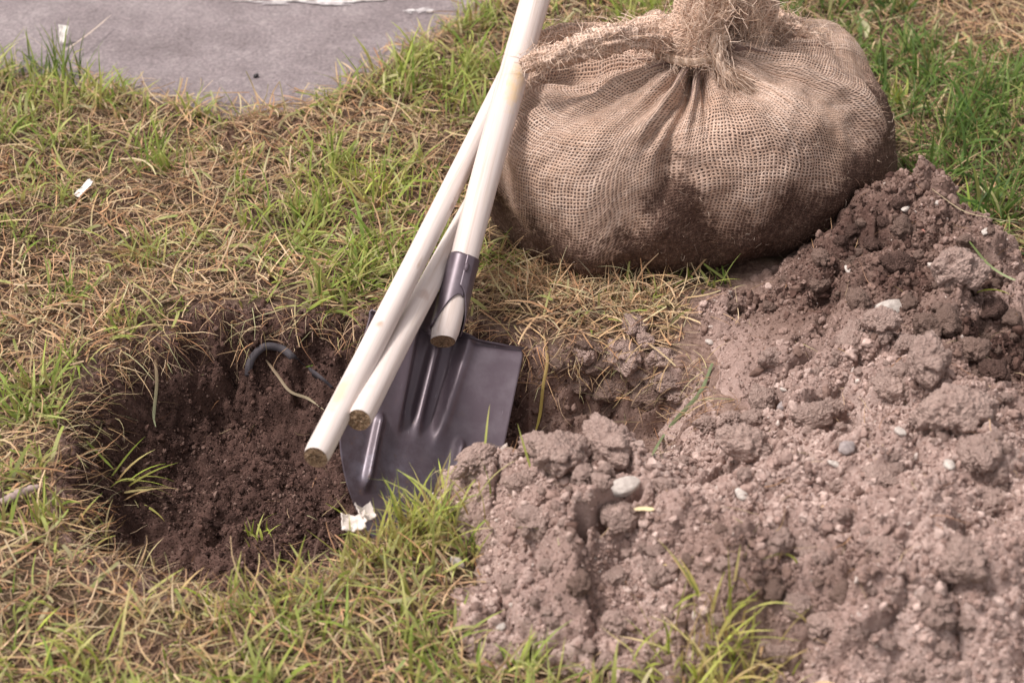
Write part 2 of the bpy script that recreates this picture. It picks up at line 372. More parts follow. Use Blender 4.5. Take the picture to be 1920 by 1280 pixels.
# ---- master height grid for placing things
GX = np.arange(-1.15, 1.2, .004); GY = np.arange(-.85, 1.35, .004); XX, YY = np.meshgrid(GX, GY)
Gg = ground_h(XX, YY); SDH = hole_sd(XX, YY); Hh = np.where(SDH > 0, hole_h(XX, YY, SDH), Gg); Pp = heap_h(XX, YY); SDP = poly_sd(XX, YY, PATH)
TOP = np.maximum(np.where(SDP > 0, np.maximum(Hh, -.016), Hh), Pp)
HEAPM = (Pp > Hh + .002).astype(float)
def samp(G, x, y):
    fx = np.clip((np.asarray(x) - GX[0]) / .004, 0, len(GX) - 1.001); fy = np.clip((np.asarray(y) - GY[0]) / .004, 0, len(GY) - 1.001)
    i = fx.astype(int); j = fy.astype(int); a = fx - i; b = fy - j
    return (G[j, i] * (1 - a) + G[j, i + 1] * a) * (1 - b) + (G[j + 1, i] * (1 - a) + G[j + 1, i + 1] * a) * b
def hit(px, py):
    """first terrain point that a picture ray meets"""
    d = ray(px, py); t = np.arange(1.7, 3.6, .004); P = CAM + d * t[:, None]; h = samp(TOP, P[:, 0], P[:, 1]); k = np.argmax(P[:, 2] < h); return np.array([P[k, 0], P[k, 1], h[k]])

# ---- ground sheet
def axis(lo, hi, step, far):
    inner = np.arange(lo, hi + 1e-6, step); out = [hi]; s = step
    while out[-1] < far: s *= 1.35; out.append(out[-1] + s)
    outr = np.array(out[1:]); outl = lo - (outr - hi)[::-1]; return np.concatenate([outl, inner, outr])
ax = axis(-1.1, 1.1, .006, 120); ay = axis(-.8, 1.3, .006, 120); X, Y = np.meshgrid(ax, ay)
Z = ground_h(X, Y); sdh = hole_sd(X, Y); c = lambda A: np.minimum.reduce([A[:-1, :-1], A[1:, :-1], A[:-1, 1:], A[1:, 1:]])
Z = Z - .02 * sstep(.0, .012, sdh)
keep = (c(sdh) < .006)
NOGRASS = gpts([(1290, 555), (1450, 500), (1600, 700), (1420, 900), (1150, 900), (1150, 720), (1270, 690)])
bare = np.clip(sstep(-.03, .02, poly_sd(X, Y, NOGRASS)) + .9 * sstep(-.016, .006, sdh), 0, 1)
V = np.stack([X, Y, Z], -1).reshape(-1, 3); F = grid_faces(len(ax), len(ay), keep)
V, F, bare = compact(V, F, bare.ravel())
def lawn_soil():
    m = NT('lawn_soil'); P = m.n('ShaderNodeNewGeometry').outputs['Position']; n1 = m.noise(P, 14, 5, .6); n2 = m.noise(P, 130, 4, .7); n0 = m.noise(P, 1.1, 3)
    c = m.ramp(n2, [(.25, (.03, .017, .014)), (.5, (.085, .05, .038)), (.75, (.2, .13, .095))])
    c = m.mix(m.range(n1, .42, .62), c, (.07, .05, .03)); c = m.mix(m.attr('bare').outputs['Fac'], c, m.ramp(n2, [(.3, (.12, .072, .057)), (.7, (.31, .215, .18))])); m.set(Base_Color=c, Roughness=1.0, Specular_IOR_Level=.1)
    m.bump(m.math('ADD', n1, n2), .8, .006); return m.m
tag(mesh_quads('ground', V, F, mat=lawn_soil(), smooth=True, fattr={'bare': bare}), kind='structure')
# ---- hole
hx = np.arange(-.62, .36, .0027); hy = np.arange(-.50, .12, .0027); X, Y = np.meshgrid(hx, hy); sd = hole_sd(X, Y); Zh = hole_h(X, Y, sd); Zp = samp(Pp, X, Y)
mx = lambda A: np.maximum.reduce([A[:-1, :-1], A[1:, :-1], A[:-1, 1:], A[1:, 1:]])
keep = (mx(sd) > -.012) & (mx(Zh - Zp) > -.03)
# thin soil skin drapes down from the rim
mo = np.where(X < .02, .87, .62) - .25 * sstep(.12, .3, X); mo = np.clip(mo - .25 * (1 - sstep(0, .03, sd)), 0, 1)
V = np.stack([X, Y, Zh], -1).reshape(-1, 3); F = grid_faces(len(hx), len(hy), keep); V, F, mo = compact(V, F, mo.ravel())
tag(mesh_quads('planting_hole', V, F, mat=M['soil'], smooth=True, fattr={'moist': mo}), kind='structure')
# ---- heap
px_ = np.arange(-.12, 1.1, .0026); py_ = np.arange(-.75, .60, .0026); X, Y = np.meshgrid(px_, py_); Zp = heap_h(X, Y); Zb = samp(Hh, X, Y)
keep = mx(Zp - Zb) > -.02
V = np.stack([X, Y, Zp], -1).reshape(-1, 3); mo = moist_at(X, Y) - .9 * np.clip(0, 0, 1); F = grid_faces(len(px_), len(py_), keep); V, F, mo = compact(V, F, mo.ravel())
heap = mesh_quads('soil_heap', V, F, mat=M['soil'], smooth=True, fattr={'moist': mo})
tag(heap, 'long heap of dry pinkish brown dug soil piled beside the hole and root ball', 'soil heap')
# ---- path
qx = np.arange(-1.3, .35, .010); qx = np.concatenate([-np.geomspace(30, 1.32, 30), qx, np.geomspace(.36, 2.0, 12)]); qy = np.concatenate([np.arange(.45, 1.5, .010), np.geomspace(1.52, 29, 24)])
X, Y = np.meshgrid(qx, qy); sp = poly_sd(X, Y, PATH); edge = sstep(-.035, .015, sp + .012 * fbm2(X * 20, Y * 20, 3, 7))
Zq = -.016 - .02 * (1 - edge) + .0012 * fbm2(X * 40, Y * 40, 3, 8)
V = np.stack([X, Y, Zq], -1).reshape(-1, 3); F = grid_faces(len(qx), len(qy), mx(sp) > -.03); V, F = compact(V, F)
def asphalt():
    m = NT('worn_asphalt'); P = m.n('ShaderNodeNewGeometry').outputs['Position']; n1 = m.noise(P, 7, 6, .68); n2 = m.noise(P, 200, 3, .75); n3 = m.noise(P, 38, 4, .7)
    c = m.ramp(n1, [(.32, (.16, .132, .136)), (.5, (.215, .18, .186)), (.68, (.265, .228, .232))]); c = m.mix(1.0, c, m.ramp(n2, [(.3, (.62, .62, .62)), (.5, (1, 1, 1)), (.72, (1.45, 1.42, 1.4))]), 'MULTIPLY')
    c = m.mix(m.math('MULTIPLY', m.range(m.vor(P, 95), .02, .14, 1, 0), .45), c, (.5, .46, .45))
    c = m.mix(m.range(n3, .58, .72, 0, .6), c, (.34, .295, .29)); c = m.mix(m.range(n3, .42, .30, 0, .5), c, (.12, .098, .10))
    m.set(Base_Color=c, Roughness=.9, Specular_IOR_Level=.3); m.bump(m.math('ADD', n2, n3), .6, .003); return m.m
tag(mesh_quads('path', V, F, mat=asphalt(), smooth=True), kind='structure')

# worn white paint patches on the path
def paint_mat():
    m = NT('worn_white_paint'); P = m.n('ShaderNodeNewGeometry').outputs['Position']; n = m.noise(P, 60, 5, .7)
    m.set(Base_Color=m.ramp(n, [(.38, (.30, .265, .27)), (.6, (.62, .585, .585))]), Roughness=.8); m.bump(n, .4, .002); return m.m
PM = paint_mat()
def paint_patch(cx, cy, wpx, hpx, seed, label):
    o = at(cx, cy, -.0115); sx = wpx / FPX * 3.2; sy = hpx / FPX * 3.2 / .47; n = 90
    u = np.linspace(-1.1, 1.1, n); U, W = np.meshgrid(u, u); f = 1 - (U ** 2 + W ** 2) + .9 * fbm2(U * 2.2 + seed, W * 1.6, 4, seed, .65)
    f = f.copy(); X = o[0] + U * sx; Y = o[1] + W * sy
    V = np.stack([X - o[0], Y - o[1], np.zeros_like(X) + .0012 * fbm2(X * 40, Y * 40, 3, 8) ], -1).reshape(-1, 3)
    V, F = compact(V, grid_faces(n, n, c(f) > .35)); b = mesh_quads('paint_mark', V, F, mat=PM, smooth=True); b.location = (o[0], o[1], -.0135); return tag(b, label, 'paint mark', 'worn paint on the path')
paint_patch(590, -2, 150, 9, 3, 'large worn white paint patch on the asphalt beside the grass verge')
paint_patch(785, 18, 34, 5, 5, 'small faint white paint smear on the asphalt near the shovel handle')

# ================================================================== shovel
TILT = R(13.2); TH = R(21)
upi = UPV * math.cos(TILT) + np.array([1.0, 0, 0]) * math.sin(TILT)
D = upi * math.cos(TH) + FWD * math.sin(TH); D /= np.linalg.norm(D)
Nn = -FWD - D * (-FWD @ D); Nn /= np.linalg.norm(Nn)
Nn = Nn * math.cos(R(24)) + np.cross(D, Nn) * math.sin(R(24)); A_ = np.cross(D, Nn)
S0 = at_y(829, 626, -.045)
SM = Matrix(((A_[0], D[0], Nn[0], S0[0]), (A_[1], D[1], Nn[1], S0[1]), (A_[2], D[2], Nn[2], S0[2]), (0, 0, 0, 1)))    # local: x across, y up the shaft, z to the viewer
shovel = empty('shovel', mat=SM)
tag(shovel, 'shovel with dark painted steel blade and pale wooden shaft leaning on the burlap root ball', 'shovel')
def steel():
    m = NT('dark_painted_steel'); P = m.coord('Object'); n = m.noise(P, 25, 5, .6); sc = m.noise(m.mapping(P, (260, 18, 60)), 1, 3, .6); n2 = m.noise(P, 9, 3)
    c = m.ramp(n2, [(.3, (.088, .065, .080)), (.7, (.122, .092, .112))])
    dust = m.math('MULTIPLY', m.range(n, .5, .72), .16); c = m.mix(dust, c, (.36, .33, .37))
    sy = m.n('ShaderNodeSeparateXYZ'); m.l(P, sy.inputs[0])
    low = m.math('MULTIPLY', m.range(sy.outputs[1], -.10, -.24), m.range(m.noise(P, 32, 6, .7), .45, .72)); c = m.mix(m.math('MULTIPLY', low, .5), c, (.30, .30, .38))
    c = m.mix(m.math('MULTIPLY', m.range(sc, .70, .76), .45), c, (.45, .42, .45))
    soilf = m.math('MULTIPLY', m.range(m.noise(P, 70, 5, .75), .60, .68), m.range(sy.outputs[1], -.05, -.24, 0, .85)); c = m.mix(soilf, c, (.16, .10, .08))
    m.set(Base_Color=c, Metallic=.3, Roughness=m.range(n, .3, .7, .32, .46), Specular_IOR_Level=.5); m.bump(n, .05, .002); return m.m
M['steel'] = steel()
rows = [.062, .050, .038, .028, .020, .013, .007, .003, .0005, 0.0, -.003, -.007, -.012] + list(np.linspace(-.018, -.285, 74)) + [-.288, -.290]
rows = np.array(rows); L = .290
def half_w(b):
    if b > .0008: return .0215 + .022 * math.exp(-b / .009) + .05 * math.exp(-b / .002)
    if b > -.14: return .1030 + .0030 * min(1, -b / .14)
    t = (-b - .14) / (L - .14); return max(.1060 * (1 - min(1, t) ** 1.95) ** .85, .0006)
nc = 101; tt = np.linspace(-1, 1, nc); V = np.zeros((len(rows), nc, 3))
for i, b in enumerate(rows):
    h = half_w(b); a = tt * h; z = np.zeros(nc)
    z += .021 * (np.abs(a) / .105) ** 2.2                                    # dished
    z += .010 * np.clip((-b - .12) / .17, 0, 1) ** 2
    depth = sstep(.075, -.02, b) if False else (1 - sstep(.095, .150, -b)); wid = .036 - .010 * np.clip(-b / .15, 0, 1)
    tr = 1 - sstep(wid * .62, wid, np.abs(a)); rib = np.exp(-(a / .0065) ** 2)
    z += -.016 * tr * depth * (b < .03 or 1) + .013 * rib * depth * sstep(.0, .02, -b)
    z += .004 * np.exp(-((np.abs(a) - wid * 1.02) / .008) ** 2) * depth
    for sgn in (-1, 1):                                                       # two pressed ribs near the point
        a0 = sgn * (.053 + .03 * (b + .17)); rr = np.exp(-((a - a0) / .0055) ** 2) * sstep(.118, .135, -b) * (1 - sstep(.205, .228, -b)); z += .0125 * rr
    if b < .0005 and b > -.02: z += -.006 * (1 - np.clip(-b / .014, 0, 1)) ** 2 * sstep(.028, .05, np.abs(a))      # shoulder rolled back
    if b > 0: z += -.012 * (1 - (a / max(h, 1e-4)) ** 2) * min(1, b / .02) * .8
    V[i] = np.stack([a, b + .14 * a * np.clip(1 + b / .2, 0, 1), z], 1)
blade = mesh_quads('blade', V.reshape(-1, 3), grid_faces(nc, len(rows))[:, ::-1], mat=M['steel'], parent=shovel, smooth=True)
md = blade.modifiers.new('thick', 'SOLIDIFY'); md.thickness = .0016; md.offset = -1
def wood(name, resin=None):
    m = NT(name); P = m.coord('Object'); g = m.noise(m.mapping(P, (160, 3.5, 160)), 1, 5, .68); n = m.noise(m.mapping(P, (14, 4, 14)), 1, 4, .6); fine = m.noise(m.mapping(P, (500, 40, 500)), 1, 2, .5)
    c = m.ramp(g, [(.26, (.46, .36, .30)), (.46, (.63, .545, .51)), (.7, (.70, .63, .605))]); c = m.mix(m.range(n, .58, .78, 0, .45), c, (.62, .49, .36))
    c = m.mix(m.range(fine, .68, .8, 0, .25), c, (.5, .36, .27))
    for (p, r, col, amt) in (resin or []):
        d = m.n('ShaderNodeVectorMath', operation='DISTANCE'); m.l(m.mapping(P, (1, r[1], 1)), d.inputs[0]); d.inputs[1].default_value = (p[0], p[1] * r[1], p[2])
        f = m.range(m.math('ADD', d.outputs['Value'], m.math('MULTIPLY', m.math('SUBTRACT', m.noise(P, 90, 4, .6), .5), r[0] * 1.1)), r[0] * .35, r[0], amt, 0); c = m.mix(f, c, col)
    m.set(Base_Color=c, Roughness=.55, Specular_IOR_Level=.3); m.bump(m.math('ADD', g, fine), .12, .001); return m.m
def end_wood():
    m = NT('sawn_brown_end'); P = m.coord('Object'); n = m.noise(P, 420, 4, .7); n2 = m.noise(P, 150, 3, .6)
    c = m.ramp(n, [(.3, (.12, .065, .035)), (.5, (.30, .19, .115)), (.7, (.48, .36, .25))]); m.set(Base_Color=c, Roughness=.95); m.bump(m.math('ADD', n, n2), .9, .003); return m.m
M['end'] = end_wood()
def pole(name, length, r0, r1, mat, parent, cut=(0.0, 0.0), bend=(0, 0), seed=1, n=90, ns=32, y0=0.0):
    """round stick from local y=y0 upward; cut = slant of the sawn end"""
    y = np.linspace(0, 1, n); a = np.linspace(0, 2 * np.pi, ns, endpoint=False); A, Yv = np.meshgrid(a, y)
    r = r0 + (r1 - r0) * Yv ** .8; r = r * (1 + .012 * noise2(np.cos(A) * 1.5 + seed, Yv * length * 14 + np.sin(A) * 1.5, seed)); r = r * (1 - .10 * np.exp(-Yv * length / .003))
    xx = r * np.cos(A) + bend[0] * Yv ** 2; zz = r * np.sin(A) + bend[1] * Yv ** 2; yy = y0 + Yv * length
    fade = np.exp(-Yv * length / .02); yy = yy + (cut[0] * xx + cut[1] * zz) * fade
    V = np.stack([xx, yy, zz], -1).reshape(-1, 3); F = grid_faces(ns, n, closed_u=True)
    top = np.arange((n - 1) * ns, n * ns)[::-1]
    o = mesh_np(name, V, np.concatenate([F.ravel(), top[::-1]]), np.concatenate([np.full(len(F), 4), [ns]]), mat=mat, parent=parent, smooth=True)
    # rough sawn end as its own part
    ring = V[:ns]; nr = 7; W = [ring * 1.0]; cen = ring.mean(0)
    for k in range(1, nr): W.append(cen + (ring - cen) * (1 - k / nr) + np.array([0, 1, 0]) * rng.normal(0, .0009, (ns, 1)))
    W = np.vstack(W + [cen[None]]); W[:, 1] -= .0004; F2 = grid_faces(ns, nr, closed_u=True)[:, ::-1]
    fan = np.array([[(nr - 1) * ns + (k + 1) % ns, (nr - 1) * ns + k, len(W) - 1] for k in range(ns)])
    e = mesh_np('sawn_end', W, np.concatenate([F2.ravel(), fan.ravel()]), np.concatenate([np.full(len(F2), 4), np.full(ns, 3)]), mat=M['end'], parent=o if parent is not None else o)
    return o
HZ = .0085
hw = wood('shaft_wood', resin=[((.0035, .345, HZ + .0212), (.020, .42), (.78, .52, .20), .85), ((.0115, .378, HZ + .0183), (.0095, 1.6), (.20, .085, .05), .95), ((-.002, -.001 + .052, HZ + .017), (.0035, .30), (.12, .08, .07), .9), ((-.010, .22, HZ + .018), (.0022, .25), (.3, .2, .18), .8)])
handle = pole('shaft', 1.15, .0166, .0225, hw, shovel, cut=(.10, .20), bend=(.055, .0), seed=4, y0=-.012); handle.location = (0, 0, HZ)
# socket: rolled steel sleeve with a seam, arch cut at the lower front
ns, nb = 72, 26; a = np.linspace(R(76), R(76) + 2 * np.pi + R(26), ns); V = np.zeros((nb, ns, 3))      # overlaps itself by 26 degrees
for j, an in enumerate(a):
    fr = max(0.0, math.sin(an)); low = .002 + .044 * fr ** 1.4 ; 
    if a[-1] - an < R(40): low += .012 * (1 - (a[-1] - an) / R(40))
    hi = .100 + .0012 * math.sin(3 * an); rr = .0192 + (.0013 if j > ns * .5 else 0) * min(1, (j - ns * .5) / (ns * .3)) + (.0006 if j > ns * .9 else 0)
    for i in range(nb):
        y = low + (hi - low) * i / (nb - 1); flare = 1 + .05 * max(0, 1 - (y / .05)) * (1 - fr)
        V[i, j] = (rr * flare * math.cos(an), y, HZ + rr * math.sin(an))
sock = mesh_quads('socket', V.reshape(-1, 3), grid_faces(ns, nb), mat=M['steel'], parent=shovel, smooth=True)
md = sock.modifiers.new('thick', 'SOLIDIFY'); md.thickness = .0015; md.offset = 1
bm = bmesh.new(); bmesh.ops.create_uvsphere(bm, u_segments=12, v_segments=8, radius=.0042); bmesh.ops.scale(bm, vec=(.75, 1.5, .7), verts=bm.verts)
me = bpy.data.meshes.new('rivet'); bm.to_mesh(me); bm.free(); me.materials.append(M['steel']); rv = bpy.data.objects.new('rivet', me); COL.objects.link(rv); rv.parent = sock; rv.location = (-.002, .082, HZ + .0213)

# two loose poles across the blade
def shaft_axis(py):
    """point on the shaft axis seen at picture row py"""
    best = None
    for s in np.linspace(-.05, .6, 400):
        p = S0 + D * s + Nn * HZ; q = p - CAM; dep = q @ FWD; yy = 640 - (q @ UPV) / dep * FPX
        if best is None or abs(yy - py) < best[0]: best = (abs(yy - py), dep)
    return best[1]
def pole_between(px0, py0, d0, px1, py1, d1, extra, r0, r1, mat, label, cut, seed, bend=(0, 0)):
    P0 = at_d(px0, py0, d0); P1 = at_d(px1, py1, d1); ydir = P1 - P0; Ln = np.linalg.norm(ydir); ydir /= Ln
    z = -FWD - ydir * (-FWD @ ydir); z /= np.linalg.norm(z); x = np.cross(ydir, z)
    root = empty('wooden_pole', mat=Matrix(((x[0], ydir[0], z[0], P0[0]), (x[1], ydir[1], z[1], P0[1]), (x[2], ydir[2], z[2], P0[2]), (0, 0, 0, 1))))
    tag(root, label, 'wooden pole', 'loose wooden poles beside the shovel')
    pole('stick', Ln + extra, r0, r1, mat, root, cut=cut, seed=seed, bend=bend); return root
dR = shaft_axis(430); dL = shaft_axis(230)
w1 = wood('pole_wood', resin=[((-.004, .21, .0145), (.006, .7), (.40, .27, .19), .7), ((.006, .33, .0135), (.003, .15), (.36, .25, .18), .7), ((-.009, .09, .012), (.010, .25), (.60, .44, .28), .7), ((.014, .455, .010), (.008, .35), (.22, .10, .07), .9), ((.017, .49, .004), (.012, .4), (.45, .28, .2), .6)])
w2 = wood('pole_wood_knotted', resin=[((.003, .243, .0165), (.010, .8), (.42, .30, .25), .6), ((-.006, .045, .0165), (.007, .9), (.55, .42, .36), .6), ((.004, .10, .017), (.003, .2), (.5, .38, .3), .5)])
pole_between(592, 857, 2.17, 909, 240, dL + .075, .17, .0150, .0128, w1, 'longer pale wooden pole with its sawn end hanging over the dark hole', (.0, .12), 8, (-.006, .0))
pole_between(673, 787, 2.215, 848, 442, dR + .055, .15, .0146, .0132, w2, 'shorter pale wooden pole with its sawn end resting on the shovel blade', (.05, .15), 15, (.008, .004))

# ================================================================== burlap root ball
BC = np.array([.234, .335, 0.0]); BROT = R(15); BA, BB = .280, .205
KN = at_y(1312, 92, .285)                                   # knot
prof_s = np.array([0, .10, .17, .215, .26, .32, .40, .48, .56, .63, .69, .74, .79, .84, .89, .93, .97, 1.0])
prof_r = np.array([.0, .55, .80, .90, .96, .995, 1.0, .99, .965, .925, .87, .79, .69, .56, .42, .28, .16, .10])
prof_z = np.array([-.02, -.02, -.012, .002, .022, .048, .08, .112, .142, .168, .190, .207, .221, .232, .241, .248, .256, .268])
nth, nsv = 420, 230
ps = np.linspace(0, 1, nsv); k5 = np.ones(9) / 9
def smooth1(a): p = np.concatenate([np.full(4, a[0]), a, np.full(4, a[-1])]); return np.convolve(p, k5, 'valid')
pr = smooth1(np.interp(ps, prof_s, prof_r)); pz = smooth1(np.interp(ps, prof_s, prof_z))
TH_, S_ = np.meshgrid(np.linspace(0, 2 * np.pi, nth, endpoint=False), ps)
ee = 2.5; ct, st_ = np.cos(TH_), np.sin(TH_); sup = (np.abs(ct) ** ee + np.abs(st_) ** ee) ** (-1 / ee)
rr = pr[:, None] * sup; lx = BA * rr * ct; ly = BB * rr * st_
# upper part slides to the knot
kx = (KN[0] - BC[0]) * math.cos(BROT) + (KN[1] - BC[1]) * math.sin(BROT); ky = -(KN[0] - BC[0]) * math.sin(BROT) + (KN[1] - BC[1]) * math.cos(BROT)
tshift = sstep(.60, 1.0, S_); lx = lx + kx * tshift; ly = ly + ky * tshift
wx = BC[0] + lx * math.cos(BROT) - ly * math.sin(BROT); wy = BC[1] + lx * math.sin(BROT) + ly * math.cos(BROT); wz = np.repeat(pz[:, None], nth, 1)
wz = wz + .018 * sstep(.2, .5, S_) * np.clip(-(wx - .0) / .3 + .5, 0, 1) * 0
PB = np.stack([wx, wy, wz], -1)
def surf_normal(P):
    du = np.roll(P, -1, 1) - np.roll(P, 1, 1); dv = np.gradient(P, axis=0); n = np.cross(du, dv); return n / (np.linalg.norm(n, axis=-1)[..., None] + 1e-9)
NB = surf_normal(PB); flat = PB.reshape(-1, 3)
ang = np.degrees(TH_) % 360
def near(a0, wd): d = (ang - a0 + 180) % 360 - 180; return np.exp(-(d / wd) ** 2)
disp = (.022 * fbm3(flat * 5.5, 2, 3) + .010 * fbm3(flat * 13, 3, 9)).reshape(TH_.shape) * sstep(.05, .3, S_) * (1 - .5 * sstep(.85, 1, S_))
gather = sstep(.60, .98, S_); disp += gather ** 1.5 * (.008 * np.sin(TH_ * 17 + 2.2 * np.sin(TH_ * 3)) + .005 * np.sin(TH_ * 31 + 1 + 3 * np.sin(TH_ * 2)))
F0 = 250.5                                                                      # direction of the front pleat
ext = sstep(.42, .66, S_)
for da, wd, dep, lo in ((0, 2.6, .020, .40), (-7.5, 2.4, .015, .60), (6.0, 2.0, .012, .66), (12, 2.5, .009, .70)):
    disp += -dep * near(F0 + da * (1.0), wd) * sstep(lo, lo + .22, S_)
disp += -.010 * near(F0 + 2, 13) * sstep(.25, .55, S_) * (1 - .4 * sstep(.8, 1, S_))            # valley between the two bulges
disp += .006 * near(F0 - 40, 26) * sstep(.2, .5, S_) * (1 - sstep(.7, .95, S_)) + .010 * near(F0 + 42, 22) * sstep(.2, .5, S_) * (1 - sstep(.72, .95, S_))
disp += -.016 * near(F0 + 58, 7) * sstep(.45, .68, S_) * (1 - sstep(.86, .97, S_)) + .010 * near(F0 + 72, 9) * sstep(.4, .6, S_) * (1 - sstep(.85, .97, S_))   # slack fold to the right
disp += -.030 * near(158, 24) * sstep(.2, .5, S_)
disp += -.010 * near(F0 - 62, 4) * sstep(.3, .55, S_)
PB = PB + NB * disp[..., None]
PB[..., 2] = np.where(S_ < .25, PB[..., 2], PB[..., 2])
pk = at_y(1408, 92, .345); PB[..., 2] -= .055 * np.exp(-(((PB[..., 0] - pk[0]) / .030) ** 2 + ((PB[..., 1] - pk[1]) / .026) ** 2)) * sstep(.5, .7, S_)       # open pocket beside the neck
# arc-length uv, one unit per thread
dv = np.linalg.norm(np.diff(PB, axis=0), axis=2); vlen = np.concatenate([np.zeros((1, nth)), np.cumsum(dv, 0)])
circ = 1.50; U_ = TH_ / (2 * np.pi) * circ; PITCH = .0043
uvb = np.stack([(U_ + .012 * noise2(S_ * 4, TH_ * 3, 2)) / PITCH, vlen / PITCH + .9 * noise2(S_ * 5, TH_ * 4, 6)], -1).reshape(-1, 2)
Fb = grid_faces(nth, nsv, closed_u=True)
# the seam column needs its own uv: duplicate the first column
Vb = np.concatenate([PB, PB[:, :1]], 1).reshape(-1, 3); uvb = uvb.reshape(nsv, nth, 2); uvs = uvb[:, :1] + np.array([circ / PITCH, 0]); uvb = np.concatenate([uvb, uvs], 1).reshape(-1, 2)
Fb = grid_faces(nth + 1, nsv)
hz = PB[..., 2]
mudn = fbm3(flat * np.array([9, 9, 12]), 4, 17, .6).reshape(TH_.shape)
mud_line = .084 + .05 * sstep(.28, .5, wx) + .070 * near(F0 + 6, 8) + .02 * near(F0 - 10, 10) + .03 * near(F0 + 75, 40)
mud = sstep(.055, -.060, hz - mud_line + .050 * mudn)
mud = np.maximum(mud, .55 * near(F0 + 1, 7) * sstep(.95, .6, S_) * sstep(.0, .5, mudn + .45))
fuzz = np.clip(.9 * sstep(-.1, .5, fbm3(flat * np.array([11, 11, 11]), 3, 29).reshape(TH_.shape)) + .8 * sstep(.80, .97, S_) + .5 * near(F0, 16), 0, 1)
ext1 = lambda A: np.concatenate([A, A[:, :1]], 1).ravel()
def burlap(name, holes=True):
    m = NT(name); uv = m.n('ShaderNodeTexCoord').outputs['UV']; P = m.n('ShaderNodeNewGeometry').outputs['Position']; s = m.n('ShaderNodeSeparateXYZ'); m.l(uv, s.inputs[0])
    wob = m.noise(m.mapping(uv, (.22, .22, 1)), 1, 3, .6); wob2 = m.noise(m.mapping(uv, (.9, .9, 1)), 1, 2, .5)
    u = m.math('ADD', s.outputs[0], m.math('ADD', m.math('MULTIPLY', wob, 1.6), m.math('MULTIPLY', wob2, .28))); v = m.math('ADD', s.outputs[1], m.math('ADD', m.math('MULTIPLY', m.noise(m.mapping(uv, (.2, .25, 1)), 1, 3, .6), 1.6), m.math('MULTIPLY', m.noise(m.mapping(uv, (1.1, .8, 1)), 1, 2), .28)))
    def thread(x, other):
        w = m.math('ADD', .27, m.math('MULTIPLY', m.math('SUBTRACT', m.noise(m.mapping(uv, other), 1, 3, .6), .5), .26))
        d = m.math('ABSOLUTE', m.math('SUBTRACT', m.math('FRACT', x), .5)); return d, w
    du, wu = thread(u, (1.0, .10, 1)); dv_, wv = thread(v, (.10, 1.0, 1))
    fz = m.math('ADD', m.attr('fuzz').outputs['Fac'], m.math('MULTIPLY', m.math('SUBTRACT', m.noise(P, 150, 3, .7), .5), .35)) if holes else None
    def cover(d, w):
        if holes: w = m.math('ADD', w, m.math('MULTIPLY', fz, .13))
        return m.math('DIVIDE', m.math('SUBTRACT', w, d), .06, clamp=True)
    cu = cover(du, wu); cv = cover(dv_, wv); cov = m.math('MAXIMUM', cu, cv)
    hu = m.math('MULTIPLY', cu, m.math('SUBTRACT', .5, du)); hv = m.math('MULTIPLY', cv, m.math('SUBTRACT', .5, dv_)); hh = m.math('MAXIMUM', hu, hv)
    n1 = m.noise(P, 13, 4, .6); n2 = m.noise(P, 240, 3, .6); tv = m.noise(m.mapping(uv, (1.0, .05, 1)), 1, 2, .5); tw = m.noise(m.mapping(uv, (.05, 1.0, 1)), 1, 2, .5)
    c = m.ramp(m.math('MULTIPLY', m.math('ADD', tv, tw), .5), [(.35, (.58, .40, .305)), (.5, (.69, .505, .405)), (.65, (.79, .625, .53))])
    c = m.mix(m.range(n1, .45, .75, 0, .55), c, (.48, .30, .205)); c = m.mix(m.range(n2, .6, .8, 0, .35), c, (.78, .66, .58))
    if holes:
        md = m.math('ADD', m.attr('mud').outputs['Fac'], m.math('MULTIPLY', m.math('SUBTRACT', m.math('ADD', m.math('MULTIPLY', m.noise(P, 130, 5, .8), .75), m.math('MULTIPLY', m.noise(P, 22, 4, .7), .25)), .5), 2.0)); mud_ = m.range(m.math('SUBTRACT', md, m.math('MULTIPLY', hh, .75)), .12, .48); fill = m.range(md, .22, .42)
        mc = m.ramp(m.noise(P, 160, 4, .7), [(.3, (.052, .030, .024)), (.55, (.118, .071, .055)), (.75, (.27, .18, .14))])
        tint_ = m.range(md, -.35, .45, 0, .55); c = m.mix(tint_, c, (.25, .155, .115)); c = m.mix(mud_, c, mc); cov = m.math('MAXIMUM', cov, fill)
        c = m.mix(m.math('MULTIPLY', m.math('MULTIPLY', m.range(m.noise(P, 420, 2), .66, .74), .6), m.attr('mud').outputs['Fac']), c, (.5, .38, .3))
    if not holes: c = m.mix(m.math('MULTIPLY', m.math('SUBTRACT', 1.0, cov), .6), c, (.17, .105, .075))
    m.set(Base_Color=c, Roughness=.95, Specular_IOR_Level=.1)
    m.bump(m.math('ADD', m.math('MULTIPLY', hh, 2.0), m.math('MULTIPLY', n2, .5)), .8, .0016)
    if not holes: return m.m
    tr = m.n('ShaderNodeBsdfTransparent'); mx_ = m.n('ShaderNodeMixShader'); m.l(cov, mx_.inputs[0]); m.l(tr.outputs[0], mx_.inputs[1]); m.l(m.p.outputs[0], mx_.inputs[2]); m.l(mx_.outputs[0], m.out.inputs['Surface'])
    return m.m
M['burlap'] = burlap('burlap_weave'); M['burlap_roll'] = burlap('burlap_roll', False)
ball = empty('root_ball', (BC[0], BC[1], 0.0)); tag(ball, 'burlap wrapped root ball with muddy base and rope tied cloth neck beside the soil heap', 'root ball')
OFF = np.array([BC[0], BC[1], 0.0])
wrap = mesh_quads('burlap_wrap', Vb - OFF, Fb, mat=M['burlap'], parent=ball, smooth=True, uv=uvb, fattr={'mud': ext1(mud), 'fuzz': ext1(fuzz)})
NB2 = surf_normal(PB); core = PB - NB2 * .0055
